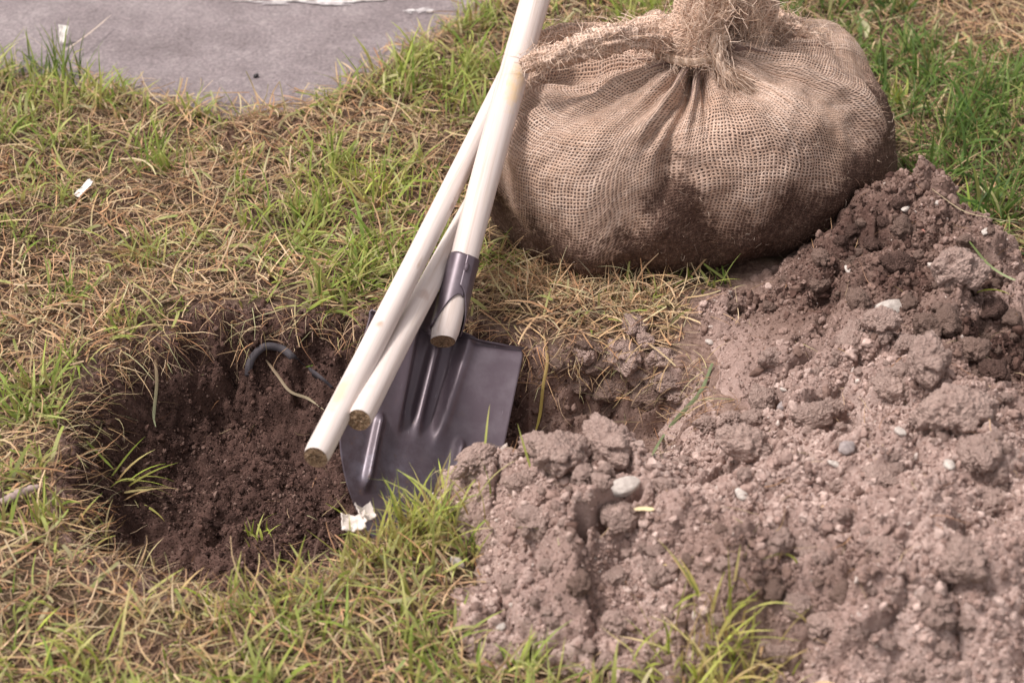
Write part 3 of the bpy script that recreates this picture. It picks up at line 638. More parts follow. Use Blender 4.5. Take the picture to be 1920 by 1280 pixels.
mesh_quads('earth_core', core.reshape(-1, 3) - OFF, grid_faces(nth, nsv, closed_u=True), mat=M['soil'], parent=ball, smooth=True, fattr={'moist': np.full(nth * nsv, .36)})
def strands(P, Dr, length, width, curl, seg=5, sag=0.0, seed=0):
    """ribbon strips; P, Dr (n,3); returns V,F per strand; used for fibres, roots, grass"""
    n = len(P); r = np.random.default_rng(seed); Dr = Dr / (np.linalg.norm(Dr, axis=1)[:, None] + 1e-9)
    ref = r.normal(size=(n, 3)); side = np.cross(Dr, ref); side /= np.linalg.norm(side, axis=1)[:, None] + 1e-9; bendv = np.cross(side, Dr) * (r.normal(size=(n, 1)) * curl) + np.array([0, 0, -1.0]) * sag
    wig = r.normal(size=(n, seg, 3)) * curl * .35
    pts = [P]; d = Dr.copy(); p = P.copy(); st = (np.asarray(length) / (seg - 1))[:, None]
    for k in range(1, seg):
        p = p + d * st; pts.append(p); d = d + bendv / (seg - 1) + wig[:, k] / (seg - 1) * 2; d /= np.linalg.norm(d, axis=1)[:, None] + 1e-9
    S = np.stack(pts, 1); wd = np.asarray(width)[:, None] * (1 - .75 * np.linspace(0, 1, seg) ** 2)[None]
    V = np.stack([S - side[:, None] * wd[..., None] / 2, S + side[:, None] * wd[..., None] / 2], 2).reshape(n, seg * 2, 3)
    f = np.array([[2 * k, 2 * k + 1, 2 * k + 3, 2 * k + 2] for k in range(seg - 1)]); F = (f[None] + (np.arange(n) * seg * 2)[:, None, None]).reshape(-1, 4)
    return V.reshape(-1, 3), F
def jute(n, seed=0):
    r = np.random.default_rng(seed); t = r.random((n, 1)); return (np.array([.52, .36, .26]) * (1 - t) + np.array([.80, .65, .54]) * t) * (.85 + .3 * r.random((n, 1)))
# gathered neck and the second bundle behind it
def fold_shape(k, amp, tw, seed): return lambda S, A: 1 + amp * np.sin(A * k + tw * S + 2 * np.sin(A * 2 + seed)) + .6 * amp * np.sin(A * (2 * k + 3) - tw * 1.4 * S + seed) + .14 * noise2(np.cos(A) * 2 + seed, S * 6 + np.sin(A) * 2, seed)
kd = KN[1]
V, fl, to, uv = sweep([at_y(1306, 118, kd + .012), at_y(1302, 85, kd + .008), at_y(1308, 48, kd + .012), at_y(1326, 0, kd + .02), at_y(1340, -60, kd + .03), at_y(1345, -100, kd + .035)], [.040, .040, .033, .034, .040, .042], 60, 90, up=(0, -1, 0), shape=fold_shape(9, .085, 2.6, 3))
mesh_np('gathered_neck', V - OFF, fl, to, mat=M['burlap_roll'], parent=ball, smooth=True, uv=uv / PITCH)
V, fl, to, uv = sweep([at_y(1390, 150, kd + .055), at_y(1392, 95, kd + .05), at_y(1398, 55, kd + .05), at_y(1405, 5, kd + .045), at_y(1395, -50, kd + .045), at_y(1380, -90, kd + .04)], [.020, .024, .031, .033, .032, .03], 50, 70, up=(0, -1, 0), shape=fold_shape(7, .12, 2.0, 8))
mesh_np('twisted_cloth', V - OFF, fl, to, mat=M['burlap_roll'], parent=ball, smooth=True, uv=uv / PITCH)
# rope: three strands round the neck, tail hanging to the right
def rope_mesh(pts, R0, r0, turns, n, acc, seed):
    C, s = resample(pts, n); T, N, B = frames(C)
    for k in range(3):
        ph = 2 * np.pi * k / 3 + turns * 2 * np.pi * s / s[-1]; c_ = C + R0 * (np.cos(ph)[:, None] * N + np.sin(ph)[:, None] * B)
        V, fl, to, uv = sweep(c_[::2] if False else c_, r0, n, 9); acc.add(V, fl, to, col=jute(1, seed + k)[0] * .92)
acc = Acc()
loop = [at_y(1228, 88, kd + .02), at_y(1236, 100, kd - .014), at_y(1262, 112, kd - .036), at_y(1300, 118, kd - .042), at_y(1338, 110, kd - .034), at_y(1352, 92, kd - .026), at_y(1358, 62, kd - .016), at_y(1348, 44, kd - .006)]
rope_mesh(loop, .0030, .0034, 15, 210, acc, 1)
tail = [at_y(1344, 58, kd - .010), at_y(1340, 82, kd - .030), at_y(1344, 104, kd - .040), at_y(1352, 126, kd - .048), at_y(1368, 146, kd - .058)]
rope_mesh(tail, .0032, .0034, 1.6, 70, acc, 5)
rope = acc.build('tie_rope', M['fibre'], ball); rope.data.transform(Matrix.Translation(-Vector(OFF)))
acc = Acc()
def fibres(pts, n, ln, wd, out, curl, sag, seed, spread=.010, dirn=None):
    C, s = resample(pts, max(8, n // 4)); r = np.random.default_rng(seed); i = r.integers(0, len(C), n); T, N, B = frames(C); P = C[i] + r.normal(0, spread, (n, 3)); d = T[i] * r.normal(.5, .6, (n, 1)) + r.normal(0, 1, (n, 3)) * out
    if dirn is not None: d = d * .5 + np.array(dirn)
    V, F = strands(P, d, r.uniform(.4, 1, n) * ln, r.uniform(.5, 1, n) * wd, curl, 6, sag, seed); acc.add(V, F.ravel(), np.full(len(F), 4), col=np.repeat(jute(n, seed), 12, 0))
fibres([at_y(1362, 138, kd - .056), at_y(1385, 152, kd - .058), at_y(1398, 166, kd - .060)], 230, .042, .0016, .25, .8, .25, 5, .005, dirn=(.9, -.25, -.55))
fibres(tail, 420, .034, .0013, .22, .8, .2, 6, .006, dirn=(.25, -.3, -.9))
fibres(loop, 420, .026, .0011, .5, 1.3, .1, 7, .007)
fibres([at_y(1310, 100, kd - .03), at_y(1305, 50, kd - .024), at_y(1325, 0, kd - .016)], 380, .045, .0011, .35, 1.0, 0, 8, .014)
fibres([at_y(1335, 40, kd - .02), at_y(1350, 15, kd - .016), at_y(1360, -5, kd - .01)], 300, .03, .0014, .9, 1.0, 0, 9, .010)
fibres([at_y(1390, 110, kd + .02), at_y(1400, 60, kd + .012), at_y(1410, 0, kd + .01)], 380, .045, .0011, .35, 1.0, .1, 10, .014)
# ragged cloth rims: rolled band to the left, back rim, right rim
def band(name, pts, rad, seed, amp=.22):
    V, fl, to, uv = sweep(pts, rad, 110, 30, shape=lambda S, A: 1 + amp * noise2(np.cos(A) * 1.6 + seed, S * 9 + np.sin(A) * 1.6, seed) * 1.6 + .10 * np.sin(A * 5 + S * 9) + .25 * fbm2(S * 26 + np.cos(A), np.sin(A) * 2 + seed, 2, seed + 1) - .35 * np.clip(np.sin(A), 0, 1))
    return mesh_np(name, V - OFF, fl, to, mat=M['burlap_roll'], parent=ball, smooth=True, uv=uv / PITCH)
b1 = [at_y(983, 128, .232), at_y(1010, 116, .226), at_y(1060, 100, .224), at_y(1110, 86, .228), at_y(1160, 72, .236), at_y(1210, 70, .25), at_y(1250, 84, .262)]
band('rolled_edge', b1, [.010, .015, .017, .017, .016, .016, .014], 3)
b2 = [at_y(965, 150, .30), at_y(985, 100, .34), at_y(1020, 80, .36), at_y(1065, 62, .38), at_y(1120, 62, .38), at_y(1180, 60, .37), at_y(1240, 50, .35), at_y(1290, 50, .32)]
band('back_rim', b2, [.012, .016, .015, .011, .012, .014, .016, .016], 11)
b3 = [at_y(1430, 70, .34), at_y(1450, 42, .365), at_y(1480, 52, .37), at_y(1510, 66, .37), at_y(1545, 98, .37)]
band('ragged_rim', b3, [.008, .012, .012, .010, .005], 19)
fibres(b1, 800, .032, .0012, .8, 1.3, .1, 12, .010); fibres(b2, 800, .032, .0012, .8, 1.3, 0, 13, .010); fibres(b3, 600, .028, .0012, .9, 1.2, 0, 14, .010)
# fuzz over the whole wrap
r = np.random.default_rng(3); idx = r.choice(len(flat), 5200, p=(S_.ravel() > .12) / (S_.ravel() > .12).sum()); P = PB.reshape(-1, 3)[idx]; nrm = NB2.reshape(-1, 3)[idx]
V, F = strands(P + nrm * .0005, nrm * .35 + r.normal(0, .7, P.shape), r.uniform(.005, .016, len(P)), r.uniform(.00025, .0005, len(P)), 1.4, 5, 0, 4)
mcol = np.where((mud.ravel()[idx][:, None] > .5) & (r.random((len(idx), 1)) < .6), np.array([[.20, .12, .09]]), jute(len(P), 2)); acc.add(V, F.ravel(), np.full(len(F), 4), col=np.repeat(mcol, 10, 0))
fr = acc.build('frayed_fibres', M['fibre'], ball, smooth=False); fr.data.transform(Matrix.Translation(-Vector(OFF))); fr['kind'] = 'stuff'
SDB = poly_sd(XX, YY, np.stack([PB[90, :, 0], PB[90, :, 1]], 1)[::4])        # footprint of the ball

# ================================================================== clods, stones, crumbs
def lump(name, sub, seed, mat, rough=.32, squash=(1, 1, .8), facet=0.0, smooth=True):
    bm = bmesh.new(); bmesh.ops.create_icosphere(bm, subdivisions=sub, radius=1.0); V = np.array([v.co[:] for v in bm.verts])
    k = 1 + rough * fbm3(V * 1.3 + seed * 7.1, 2, seed, .55) + rough * .5 * fbm3(V * 4.2 + seed, 3, seed + 3, .65)
    if sub > 4: k = k + .05 * np.abs(fbm3(V * 9 + seed, 2, seed + 9, .7))
    if facet:
        rr_ = np.random.default_rng(seed)
        for _ in range(9):
            nrm_ = rr_.normal(size=3); nrm_ /= np.linalg.norm(nrm_); dd = V @ nrm_; k = np.minimum(k, np.where(dd > .3, (.62 + .3 * rr_.random()) / np.maximum(dd, .3), 9) * facet + k * (1 - facet))
    V = V * k[:, None] * np.array(squash)
    for v, co in zip(bm.verts, V): v.co = co
    me = bpy.data.meshes.new(name); bm.to_mesh(me); bm.free(); me.materials.append(mat)
    if smooth: me.polygons.foreach_set('use_smooth', np.full(len(me.polygons), smooth))
    return me
CL = [lump('clod', 5, s, M['clod'], .46, facet=.5) for s in range(7)]; CD = [lump('clod', 4, 20 + s, M['clod_dark'], .46, facet=.5) for s in range(4)]
CB = [lump('clod', 4, 30 + s, M['clod_brown'], .46, facet=.5) for s in range(4)]
PE = [lump('pebble', 3, 40 + s, M['pebble'], .16, (1, .75, .6), .5) for s in range(4)]; GS = [lump('stone', 3, 50 + s, M['grey_stone'], .2, (1, .8, .65), .7) for s in range(3)]
RS = lump('stone', 3, 61, M['red_stone'], .25, (1, .8, .7), .6); BS = lump('stone', 2, 62, M['black_stone'], .25, (1, .8, .7))
def lay(name, me, px, py, wpx, label, cat, group=None, sink=.35, rz=None, asp=(1, 1, 1), tilt=.3):
    p = hit(px, py); dep = (p - CAM) @ FWD; rad = wpx / FPX * dep / 2 / (.88 if name == 'clod' else 1.05)
    o = bpy.data.objects.new(name, me); COL.objects.link(o); o.scale = (rad * asp[0], rad * asp[1], rad * asp[2]); o.rotation_euler = (random.uniform(-tilt, tilt), random.uniform(-tilt, tilt), random.uniform(0, 6.28) if rz is None else rz)
    o.location = (p[0], p[1] + rad * .4, p[2] + rad * (.5 - sink)); return tag(o, label, cat, group)
G1 = 'clods and stones on the soil heap'
for k, (px, py, wp, asp, lab) in enumerate([
    (1060, 880, 120, (1, .8, .75), 'broad dry clod standing highest at the end of the heap next to the shovel blade'),
    (1140, 862, 96, (1.1, .8, .8), 'large jutting clod overhanging the dark crack in the soil heap'),
    (1010, 850, 62, (1, 1, .8), 'knobbly dry clod on the heap crest just above the flat grey lower soil'),
    (893, 885, 72, (1, .9, .8), 'rounded dry clod lying against the lower edge of the shovel blade'),
    (1160, 1000, 72, (1, .9, .8), 'dry clod under the white stone beside the dark crack'),
    (1395, 862, 92, (1.0, .8, .8), 'pale angular clod in the middle of the heap below the smooth gully'),
    (1785, 800, 110, (1, .9, .95), 'biggest round earth clod on the crest of the heap'),
    (1843, 884, 88, (1, .9, .9), 'round brown clod touching the biggest clod with a dark hollow under it'),
    (1740, 705, 84, (1, .9, .9), 'pale steep clod standing in front of the dark moist hollow'),
    (1792, 530, 92, (1, .9, 1.0), 'tall crumbly clod rising behind the long white stone'),
    (1525, 800, 78, (1, .8, .7), 'smooth greyish clod half sunk in the slope of the heap'),
    (1600, 655, 60, (1.2, .7, .6), 'flat pale clod on the slope between the back ridge and the crest'),
    (1810, 1085, 96, (1, .9, .9), 'large crumbly clod on the shaded front of the heap'),
    (1655, 915, 70, (1.2, .9, .7), 'wide flat clod on the front shoulder of the heap'),
    (1190, 630, 60, (1.1, .8, .7), 'clod at the cut edge of the turf under the loose hay'),
    (1170, 690, 70, (1.1, .8, .8), 'layered clod in the hole wall below the root ball'),
    (1260, 730, 66, (1, .8, .8), 'clod at the end of the hole wall beside the long green blade'),
    (1100, 685, 52, (1, .8, .8), 'small dark faced clod in the hole wall nearest the shovel')]):
    lay('clod', CL[k % 7], px, py, wp, lab, 'clod', G1, sink=.22, asp=asp, tilt=.4)
for k, (px, py, wp, lab) in enumerate([(1690, 392, 34, 'dark moist clod just above the white pebble on the back ridge'), (1690, 513, 56, 'dark wet wedge of earth in the hollow of the back ridge'), (1600, 440, 30, 'dark moist clod near the base of the burlap'),
    (1862, 712, 52, 'dark brown clod in the moist hollow behind the pale steep clod'), (1862, 600, 46, 'dark clod in the damp pocket behind the tall crumbly clod')]):
    lay('clod', CD[k % 4], px, py, wp, lab, 'clod', G1, sink=.3)
for k, (px, py, wp, asp, lab) in enumerate([
    (1697, 402, 30, (1.1, .8, .7), 'white oblong pebble under the dark clod on the back ridge'), (1592, 512, 25, (1.1, .8, .6), 'small white oval pebble in dark soil near the burlap'), (1757, 386, 17, (1, 1, .9), 'small pinkish pebble near the top of the back ridge'),
    (1848, 440, 24, (1, .9, .8), 'white pebble at the grass edge of the back ridge'), (1780, 880, 40, (1, .9, .8), 'cream wedge shaped stone beside the round brown clod'), (1687, 820, 28, (1, .9, .9), 'small chalky white stone on the heap crest'),
    (1568, 890, 34, (1.2, .6, .6), 'upright pale flake of stone casting a dark gap'), (1390, 936, 34, (1, .9, .8), 'round pale pebble in a cluster of small clods'), (1330, 646, 20, (1, 1, .9), 'small white pebble under the hanging hay'),
    (1470, 742, 18, (1.1, .9, .7), 'small white chip at the top of the gully'), (1025, 1152, 24, (1, .9, .8), 'pale pebble low on the heap beside the foreground tuft'), (940, 1180, 22, (1, 1, .8), 'pale pebble at the foot of the heap by the grass'),
    (857, 1062, 36, (1, .8, .8), 'white stone at the grass edge in front of the heap'), (818, 938, 28, (1, .8, .9), 'bluish white stone in the grass at the tip of the shovel')]):
    lay('pebble', PE[k % 4], px, py, wp, lab, 'pebble', G1, sink=.32, asp=asp)
lay('stone', PE[1], 1172, 940, 80, 'large white stone lying along the dark crack in the soil heap', 'stone', G1, sink=.1, asp=(1.1, .75, .65), rz=.5, tilt=.15)
lay('stone', PE[2], 1668, 592, 70, 'long white chalky stone half buried below the tall clod', 'stone', G1, sink=.35, asp=(1.1, .8, .7), rz=.5, tilt=.15)
lay('stone', PE[3], 1745, 690, 40, 'white face of stone showing through the pale steep clod', 'stone', G1, sink=.1)
lay('stone', GS[0], 1835, 868, 30, 'bluish grey stone wedged between the two round clods', 'stone', G1, sink=.2); lay('stone', GS[1], 1590, 850, 44, 'flat grey stone on the heap crest', 'stone', G1, sink=.3); lay('stone', GS[2], 1465, 772, 26, 'grey stone at the side of the gully', 'stone', G1, sink=.2)
lay('stone', RS, 1730, 440, 12, 'tiny brick red chip on the back ridge', 'stone', G1, sink=.1); lay('stone', BS, 480, 146, 12, 'single black pebble lying on the grey path', 'stone', sink=.05)
# look-alike clods
ZONES = [((1060, 930), 'by the dark crack in the heap'), ((1720, 400), 'on the back ridge by the white oblong pebble'), ((1580, 520), 'near the white oval pebble below the burlap'), ((1790, 800), 'around the biggest round clod'), ((1400, 880), 'around the pale angular clod'),
         ((1650, 620), 'around the long white chalky stone'), ((1820, 1080), 'on the shaded front of the heap'), ((1520, 1080), 'on the open front slope of the heap'), ((1350, 1180), 'around the grass tuft in the heap'), ((980, 1130), 'at the grassy foot of the heap'), ((1560, 930), 'by the upright pale stone flake'), ((1870, 640), 'in the damp hollow behind the tall clod')]
ncl = 0; tries = 0; rr2 = random.Random(5)
while ncl < 200 and tries < 6000:
    tries += 1; px = rr2.uniform(840, 1915); py = rr2.uniform(360, 1275); p = hit(px, py)
    if py < 425: continue
    if samp(HEAPM, p[0], p[1]) < .6 or p[2] < -.03 or seg_d(np.array(p[0]), np.array(p[1]), GULLY) < .06: continue
    m_ = float(moist_at(np.array(p[0]), np.array(p[1]))); wp = 14 + (48 if py > 560 else 22) * rr2.random() ** 2.0
    zn = min(ZONES, key=lambda q: (q[0][0] - px) ** 2 + (q[0][1] - py) ** 2)[1]
    if m_ > .38: lay('clod', rr2.choice(CD if m_ > .7 and rr2.random() < .5 else CB), px, py, wp, 'small dark moist clod ' + zn, 'clod', 'small moist clods ' + zn, sink=.3)
    else: lay('clod', rr2.choice(CL), px, py, wp, 'small dry crumbly clod ' + zn, 'clod', 'small dry clods ' + zn, sink=.3)
    ncl += 1
for px, py, wp in [(1045, 700, 46), (1085, 735, 40), (1120, 705, 54), (1150, 745, 60), (1195, 715, 52), (1215, 760, 58), (1170, 668, 44), (1240, 690, 46), (1265, 765, 40), (1100, 665, 36), (1210, 655, 40), (1140, 780, 40)]:
    lay('clod', rr2.choice(CB if px < 1130 else CB + CL), px, py, wp, 'rough clod jutting from the hole wall below the root ball', 'clod', 'clods jutting from the hole wall', sink=.2, asp=(1.15, .9, .8), tilt=.5)
# crumbs, uncountable: points that carry instances of a few crumb shapes
def crumb_cloud(name, P, rad, cols, mats, label, seed):
    """one stuff object: vertices with size, turn and colour, a crumb mesh on each"""
    r_ = np.random.default_rng(seed); n = len(P)
    me = bpy.data.meshes.new(name); me.vertices.add(n); me.vertices.foreach_set('co', np.ascontiguousarray(P, np.float32).ravel())
    def at_(nm, ty, dom_vals, key): a = me.attributes.new(nm, ty, 'POINT'); a.data.foreach_set(key, np.ascontiguousarray(dom_vals).ravel())
    at_('size', 'FLOAT_VECTOR', (rad[:, None] * r_.uniform(.72, 1.2, (n, 3))).astype(np.float32), 'vector'); at_('turn', 'FLOAT_VECTOR', r_.uniform(0, 6.283, (n, 3)).astype(np.float32), 'vector')
    c4 = np.ones((n, 4), np.float32); c4[:, :3] = cols; at_('col', 'FLOAT_COLOR', c4, 'color'); at_('shape', 'INT', r_.integers(0, len(mats), n).astype(np.int32), 'value')
    o = bpy.data.objects.new(name, me); COL.objects.link(o)
    g = bpy.data.node_groups.new(name, 'GeometryNodeTree'); g.interface.new_socket('Geometry', in_out='INPUT', socket_type='NodeSocketGeometry'); g.interface.new_socket('Geometry', in_out='OUTPUT', socket_type='NodeSocketGeometry')
    N = g.nodes.new; gi = N('NodeGroupInput'); go = N('NodeGroupOutput'); iop = N('GeometryNodeInstanceOnPoints'); jn = N('GeometryNodeJoinGeometry')
    for m_ in mats:
        t = bpy.data.objects.new('crumb', m_); oi = N('GeometryNodeObjectInfo'); oi.inputs['Object'].default_value = t; oi.inputs['As Instance'].default_value = True; g.links.new(oi.outputs['Geometry'], jn.inputs[0])
    def na(nm, ty): q = N('GeometryNodeInputNamedAttribute'); q.data_type = ty; q.inputs['Name'].default_value = nm; return [x for x in q.outputs if x.enabled][0]
    e2r = N('FunctionNodeEulerToRotation'); g.links.new(na('turn', 'FLOAT_VECTOR'), e2r.inputs[0])
    g.links.new(gi.outputs[0], iop.inputs['Points']); g.links.new(jn.outputs[0], iop.inputs['Instance']); iop.inputs['Pick Instance'].default_value = True
    g.links.new(na('shape', 'INT'), iop.inputs['Instance Index']); g.links.new(e2r.outputs[0], iop.inputs['Rotation']); g.links.new(na('size', 'FLOAT_VECTOR'), iop.inputs['Scale']); g.links.new(iop.outputs[0], go.inputs[0])
    md = o.modifiers.new('crumbs', 'NODES'); md.node_group = g; return tag(o, label, 'soil', kind='stuff')
def crumb_material():
    m = NT('crumbled_soil'); P = m.n('ShaderNodeNewGeometry').outputs['Position']; a = m.attr('col'); a.attribute_type = 'INSTANCER'; c = a.outputs['Color']
    n3 = m.noise(P, 420, 3, .7); n2 = m.noise(P, 130, 3, .6)
    c = m.mix(1.0, c, m.ramp(n2, [(.3, (.72, .70, .69)), (.7, (1.2, 1.19, 1.18))]), 'MULTIPLY')
    m.set(Base_Color=c, Roughness=1.0, Specular_IOR_Level=.15); m.bump(m.math('ADD', n3, n2), .8, .0015); return m.m
M['crumb'] = crumb_material()
CR = [lump('crumb', 3 if k < 6 else 2, 70 + k, M['crumb'], .55, (1, .85, .75), .75, smooth=k < 6) for k in range(12)]
def soil_cols(m_, r):
    t = np.clip(m_ + r.normal(0, .15, len(m_)), 0, 1)[:, None]; st = [0, .22, .55, .78, 1.0]; cs = np.array([DRY_PALE, DRY, (.205, .136, .113), MOIST, DARK]); return np.stack([np.interp(t[:, 0], st, cs[:, k]) for k in range(3)], 1) * r.uniform(.85, 1.12, (len(m_), 1))
r = np.random.default_rng(21)
def scatter(n, x0, x1, y0, y1, ok):
    x = r.uniform(x0, x1, n); y = r.uniform(y0, y1, n); k = ok(x, y); return x[k], y[k]
def sizes(n, lo, hi, p): u = r.random(n); return (lo ** -p + u * (hi ** -p - lo ** -p)) ** (-1 / p)
x, y = scatter(330000, -.12, 1.02, -.68, .56, lambda x, y: (samp(HEAPM, x, y) > .55) & (samp(SDB, x, y) < -.01) & ((seg_d(x, y, GULLY) > .06 + .02 * noise2(x * 20, y * 20, 5)) | (r.random(len(x)) < .22)))
lvb, edb = blocks2(x + .012 * fbm2(x * 12, y * 12, 2, 61) + .012 * fbm2(x * 20, y * 20, 2, 68), y + .012 * fbm2(x * 12, y * 12, 2, 63) + .012 * fbm2(x * 20, y * 20, 2, 69), .075, 141); kk = (lvb < .55) | (edb < .12) | (r.random(len(x)) < .72); x, y = x[kk], y[kk]
coarse = fbm2(x * 10, y * 10, 3, 131); rad = sizes(len(x), .0010, .0085, 2.4) * (1 + .35 * np.clip(coarse, -1, 1.2)); P = np.stack([x, y, samp(TOP, x, y) + rad * r.uniform(-.25, .35, len(x))], 1)
cc = soil_cols(np.clip(moist_at(x, y) + .10 * fbm2(x * 13, y * 13, 2, 133), 0, 1), r); wh = r.random(len(x)) < .006; cc[wh] = (.55, .47, .43)
crumb_cloud('crumbled_soil', P, rad, cc, CR, 'loose crumbs of dry earth covering the soil heap', 1); print('crumbs', len(x))
x, y = scatter(150000, -.68, .36, -.52, .12, lambda x, y: (samp(SDH, x, y) > .002) & (samp(HEAPM, x, y) < .5) & ((x < .0) | (r.random(len(x)) < .6)))
rad = sizes(len(x), .0008, .0065, 2.7) * (1 + .4 * np.clip(fbm2(x * 10, y * 10, 3, 137), -1, 1)); mo = np.where(x < .02, .86, .60) - .22 * (1 - sstep(0, .03, samp(SDH, x, y)))
crumb_cloud('dark_soil_crumbs', np.stack([x, y, samp(TOP, x, y) + rad * r.uniform(-.3, .3, len(x))], 1), rad, soil_cols(mo, r), CR, 'dark moist crumbs of earth lining the planting hole', 2); print('dark', len(x))

# ================================================================== grass
def blades(x, y, z, az, e0, curve, ln, wd, col, tipcol, seg=5, roll=None, taper=1.0, blunt=False, sw=.5):
    """grass blades as curved tapered strips. e0 start elevation, curve bends it down"""
    n = len(x); k = np.linspace(0, 1, seg); e = e0[:, None] - curve[:, None] * k[None] ** 1.2; st = (ln / (seg - 1))[:, None]
    h = np.cumsum(np.concatenate([np.zeros((n, 1)), np.cos(e[:, :-1]) * st], 1), 1); v = np.cumsum(np.concatenate([np.zeros((n, 1)), np.sin(e[:, :-1]) * st], 1), 1)
    sway = r.normal(0, sw, (n, 1)) * (k[None] ** 2) * ln[:, None] * .35
    X = x[:, None] + np.cos(az)[:, None] * h - np.sin(az)[:, None] * sway; Y = y[:, None] + np.sin(az)[:, None] * h + np.cos(az)[:, None] * sway; Z = z[:, None] + v
    S = np.stack([X, Y, Z], -1); roll = r.normal(0, .6, n) if roll is None else roll
    side = np.stack([-np.sin(az) * np.cos(roll), np.cos(az) * np.cos(roll), np.sin(roll)], -1)[:, None, :]
    prof = np.where(k < .25, .7 + 1.2 * k, 1.0 - (np.maximum(k - .25, 0) / .75) ** 1.8 * (.35 if blunt else .97)); w_ = wd[:, None] * prof[None]
    V = np.stack([S - side * w_[..., None] / 2, S + side * w_[..., None] / 2], 2).reshape(n, seg * 2, 3)
    f = np.array([[2 * j, 2 * j + 1, 2 * j + 3, 2 * j + 2] for j in range(seg - 1)]); F = (f[None] + (np.arange(n) * seg * 2)[:, None, None]).reshape(-1, 4)
    tt_ = (k[None, :, None]) ; C = col[:, None, :] * (1 - tt_) + tipcol[:, None, :] * tt_; C = np.repeat(C, 2, 1)
    return V.reshape(-1, 3), F, C.reshape(-1, 3)
def pick(pal, n): pal = np.array(pal); i = r.integers(0, len(pal), n); j = r.integers(0, len(pal), n); t = r.random((n, 1)) * .5; return (pal[i] * (1 - t) + pal[j] * t) * r.uniform(.75, 1.2, (n, 1))
STRAW = [(.66, .45, .24), (.50, .31, .17), (.68, .52, .33), (.38, .20, .10), (.58, .43, .27), (.36, .22, .13), (.34, .33, .15), (.44, .43, .24), (.52, .27, .14), (.22, .11, .06), (.62, .49, .34), (.56, .33, .21)]
GREENS = [(.26, .34, .06), (.34, .40, .08), (.19, .29, .05), (.42, .44, .14), (.50, .49, .20), (.28, .33, .11), (.15, .22, .045)]
DEEP = [(.085, .165, .032), (.12, .20, .04), (.06, .115, .03), (.17, .25, .05), (.12, .17, .07), (.22, .27, .08)]
NOGRASS = gpts([(1290, 555), (1450, 500), (1600, 700), (1420, 900), (1150, 900), (1150, 720), (1270, 690)])
def free(x, y): return (poly_sd(x, y, NOGRASS) < .01 * r.random(np.shape(x))) & (samp(SDP, x, y) < -.004 + .0) & (samp(SDH, x, y) < .006) & (samp(HEAPM, x, y) < .5) & (samp(SDB, x, y) < -.004)
def free_edge(x, y): return ((samp(SDP, x, y) < .045 * r.random(np.shape(x)) ** 2.5) & (poly_sd(x, y, NOGRASS) < 0) & (samp(SDH, x, y) < .004) & (samp(HEAPM, x, y) < .5) & (samp(SDB, x, y) < -.004))
def lush(x, y):
    """how green and tall the turf is here"""
    q = .47 + .62 * fbm2(x * 5.5, y * 5.5, 3, 101)
    for px, py, rad_, v in [(1800, 250, .28, .9), (1620, 150, .2, .5), (1900, 330, .2, .5), (700, 380, .16, .35), (700, 520, .14, .35), (800, 150, .16, .45), (100, 130, .10, .7), (40, 200, .14, .4), (760, 1000, .12, .5), (650, 1120, .14, .25), (560, 1060, .1, .2), (1500, 30, .2, .3),
                            (200, 420, .16, -.35), (450, 290, .12, -.3), (100, 640, .10, -.15), (1830, 60, .16, -.7), (1700, 80, .1, -.3), (1040, 590, .14, -.5), (1220, 610, .12, -.6), (480, 230, .09, -.3), (150, 330, .2, -.2), (1000, 520, .1, -.2)]:
        p = at(px, py); q = q + v * np.exp(-((x - p[0]) ** 2 + (y - p[1]) ** 2) / rad_ ** 2)
    return np.clip(q, 0, 1.3)
acc = Acc()
# fine dead thatch lying flat
x, y = scatter(52000, -1.05, 1.05, -.78, 1.25, lambda x, y: free_edge(x, y) & (samp(SDH, x, y) < .004 - .008 * r.random(len(x))) & (r.random(len(x)) < 1.0 - .45 * np.clip(lush(x, y), 0, 1)))
n = len(x); V, F, C_ = blades(x, y, samp(TOP, x, y) + r.uniform(.000, .020, n) * r.random(n), r.uniform(0, 2 * np.pi, n), r.normal(.14, .25, n), r.normal(.3, .75, n), r.uniform(.018, .07, n), r.uniform(.0009, .0026, n), pick(STRAW, n), pick(STRAW, n), 5, blunt=True, sw=1.0)
tag(mesh_quads('dry_grass', V, F, mat=M['straw'], cols=C_), 'dry straw coloured mown grass matted over the lawn', 'grass', kind='stuff'); print('thatch', n)
x, y = scatter(88000, -1.02, 1.02, -.75, 1.15, lambda x, y: free_edge(x, y)); n = len(x)
RUST = [(.40, .25, .17), (.30, .17, .11), (.50, .36, .25), (.22, .12, .08), (.44, .33, .22), (.34, .27, .16), (.14, .08, .055)]
V, F, C_ = blades(x, y, samp(TOP, x, y) + r.uniform(0, .008, n), r.uniform(0, 2 * np.pi, n), r.normal(.05, .3, n), r.normal(.1, .6, n), r.uniform(.008, .032, n), r.uniform(.0007, .0017, n), pick(RUST, n), pick(RUST, n), 3, blunt=True)
tag(mesh_quads('thatch', V, F, mat=M['straw'], cols=C_), 'fine reddish brown thatch of short dead bits under the mown grass', 'thatch', kind='stuff')
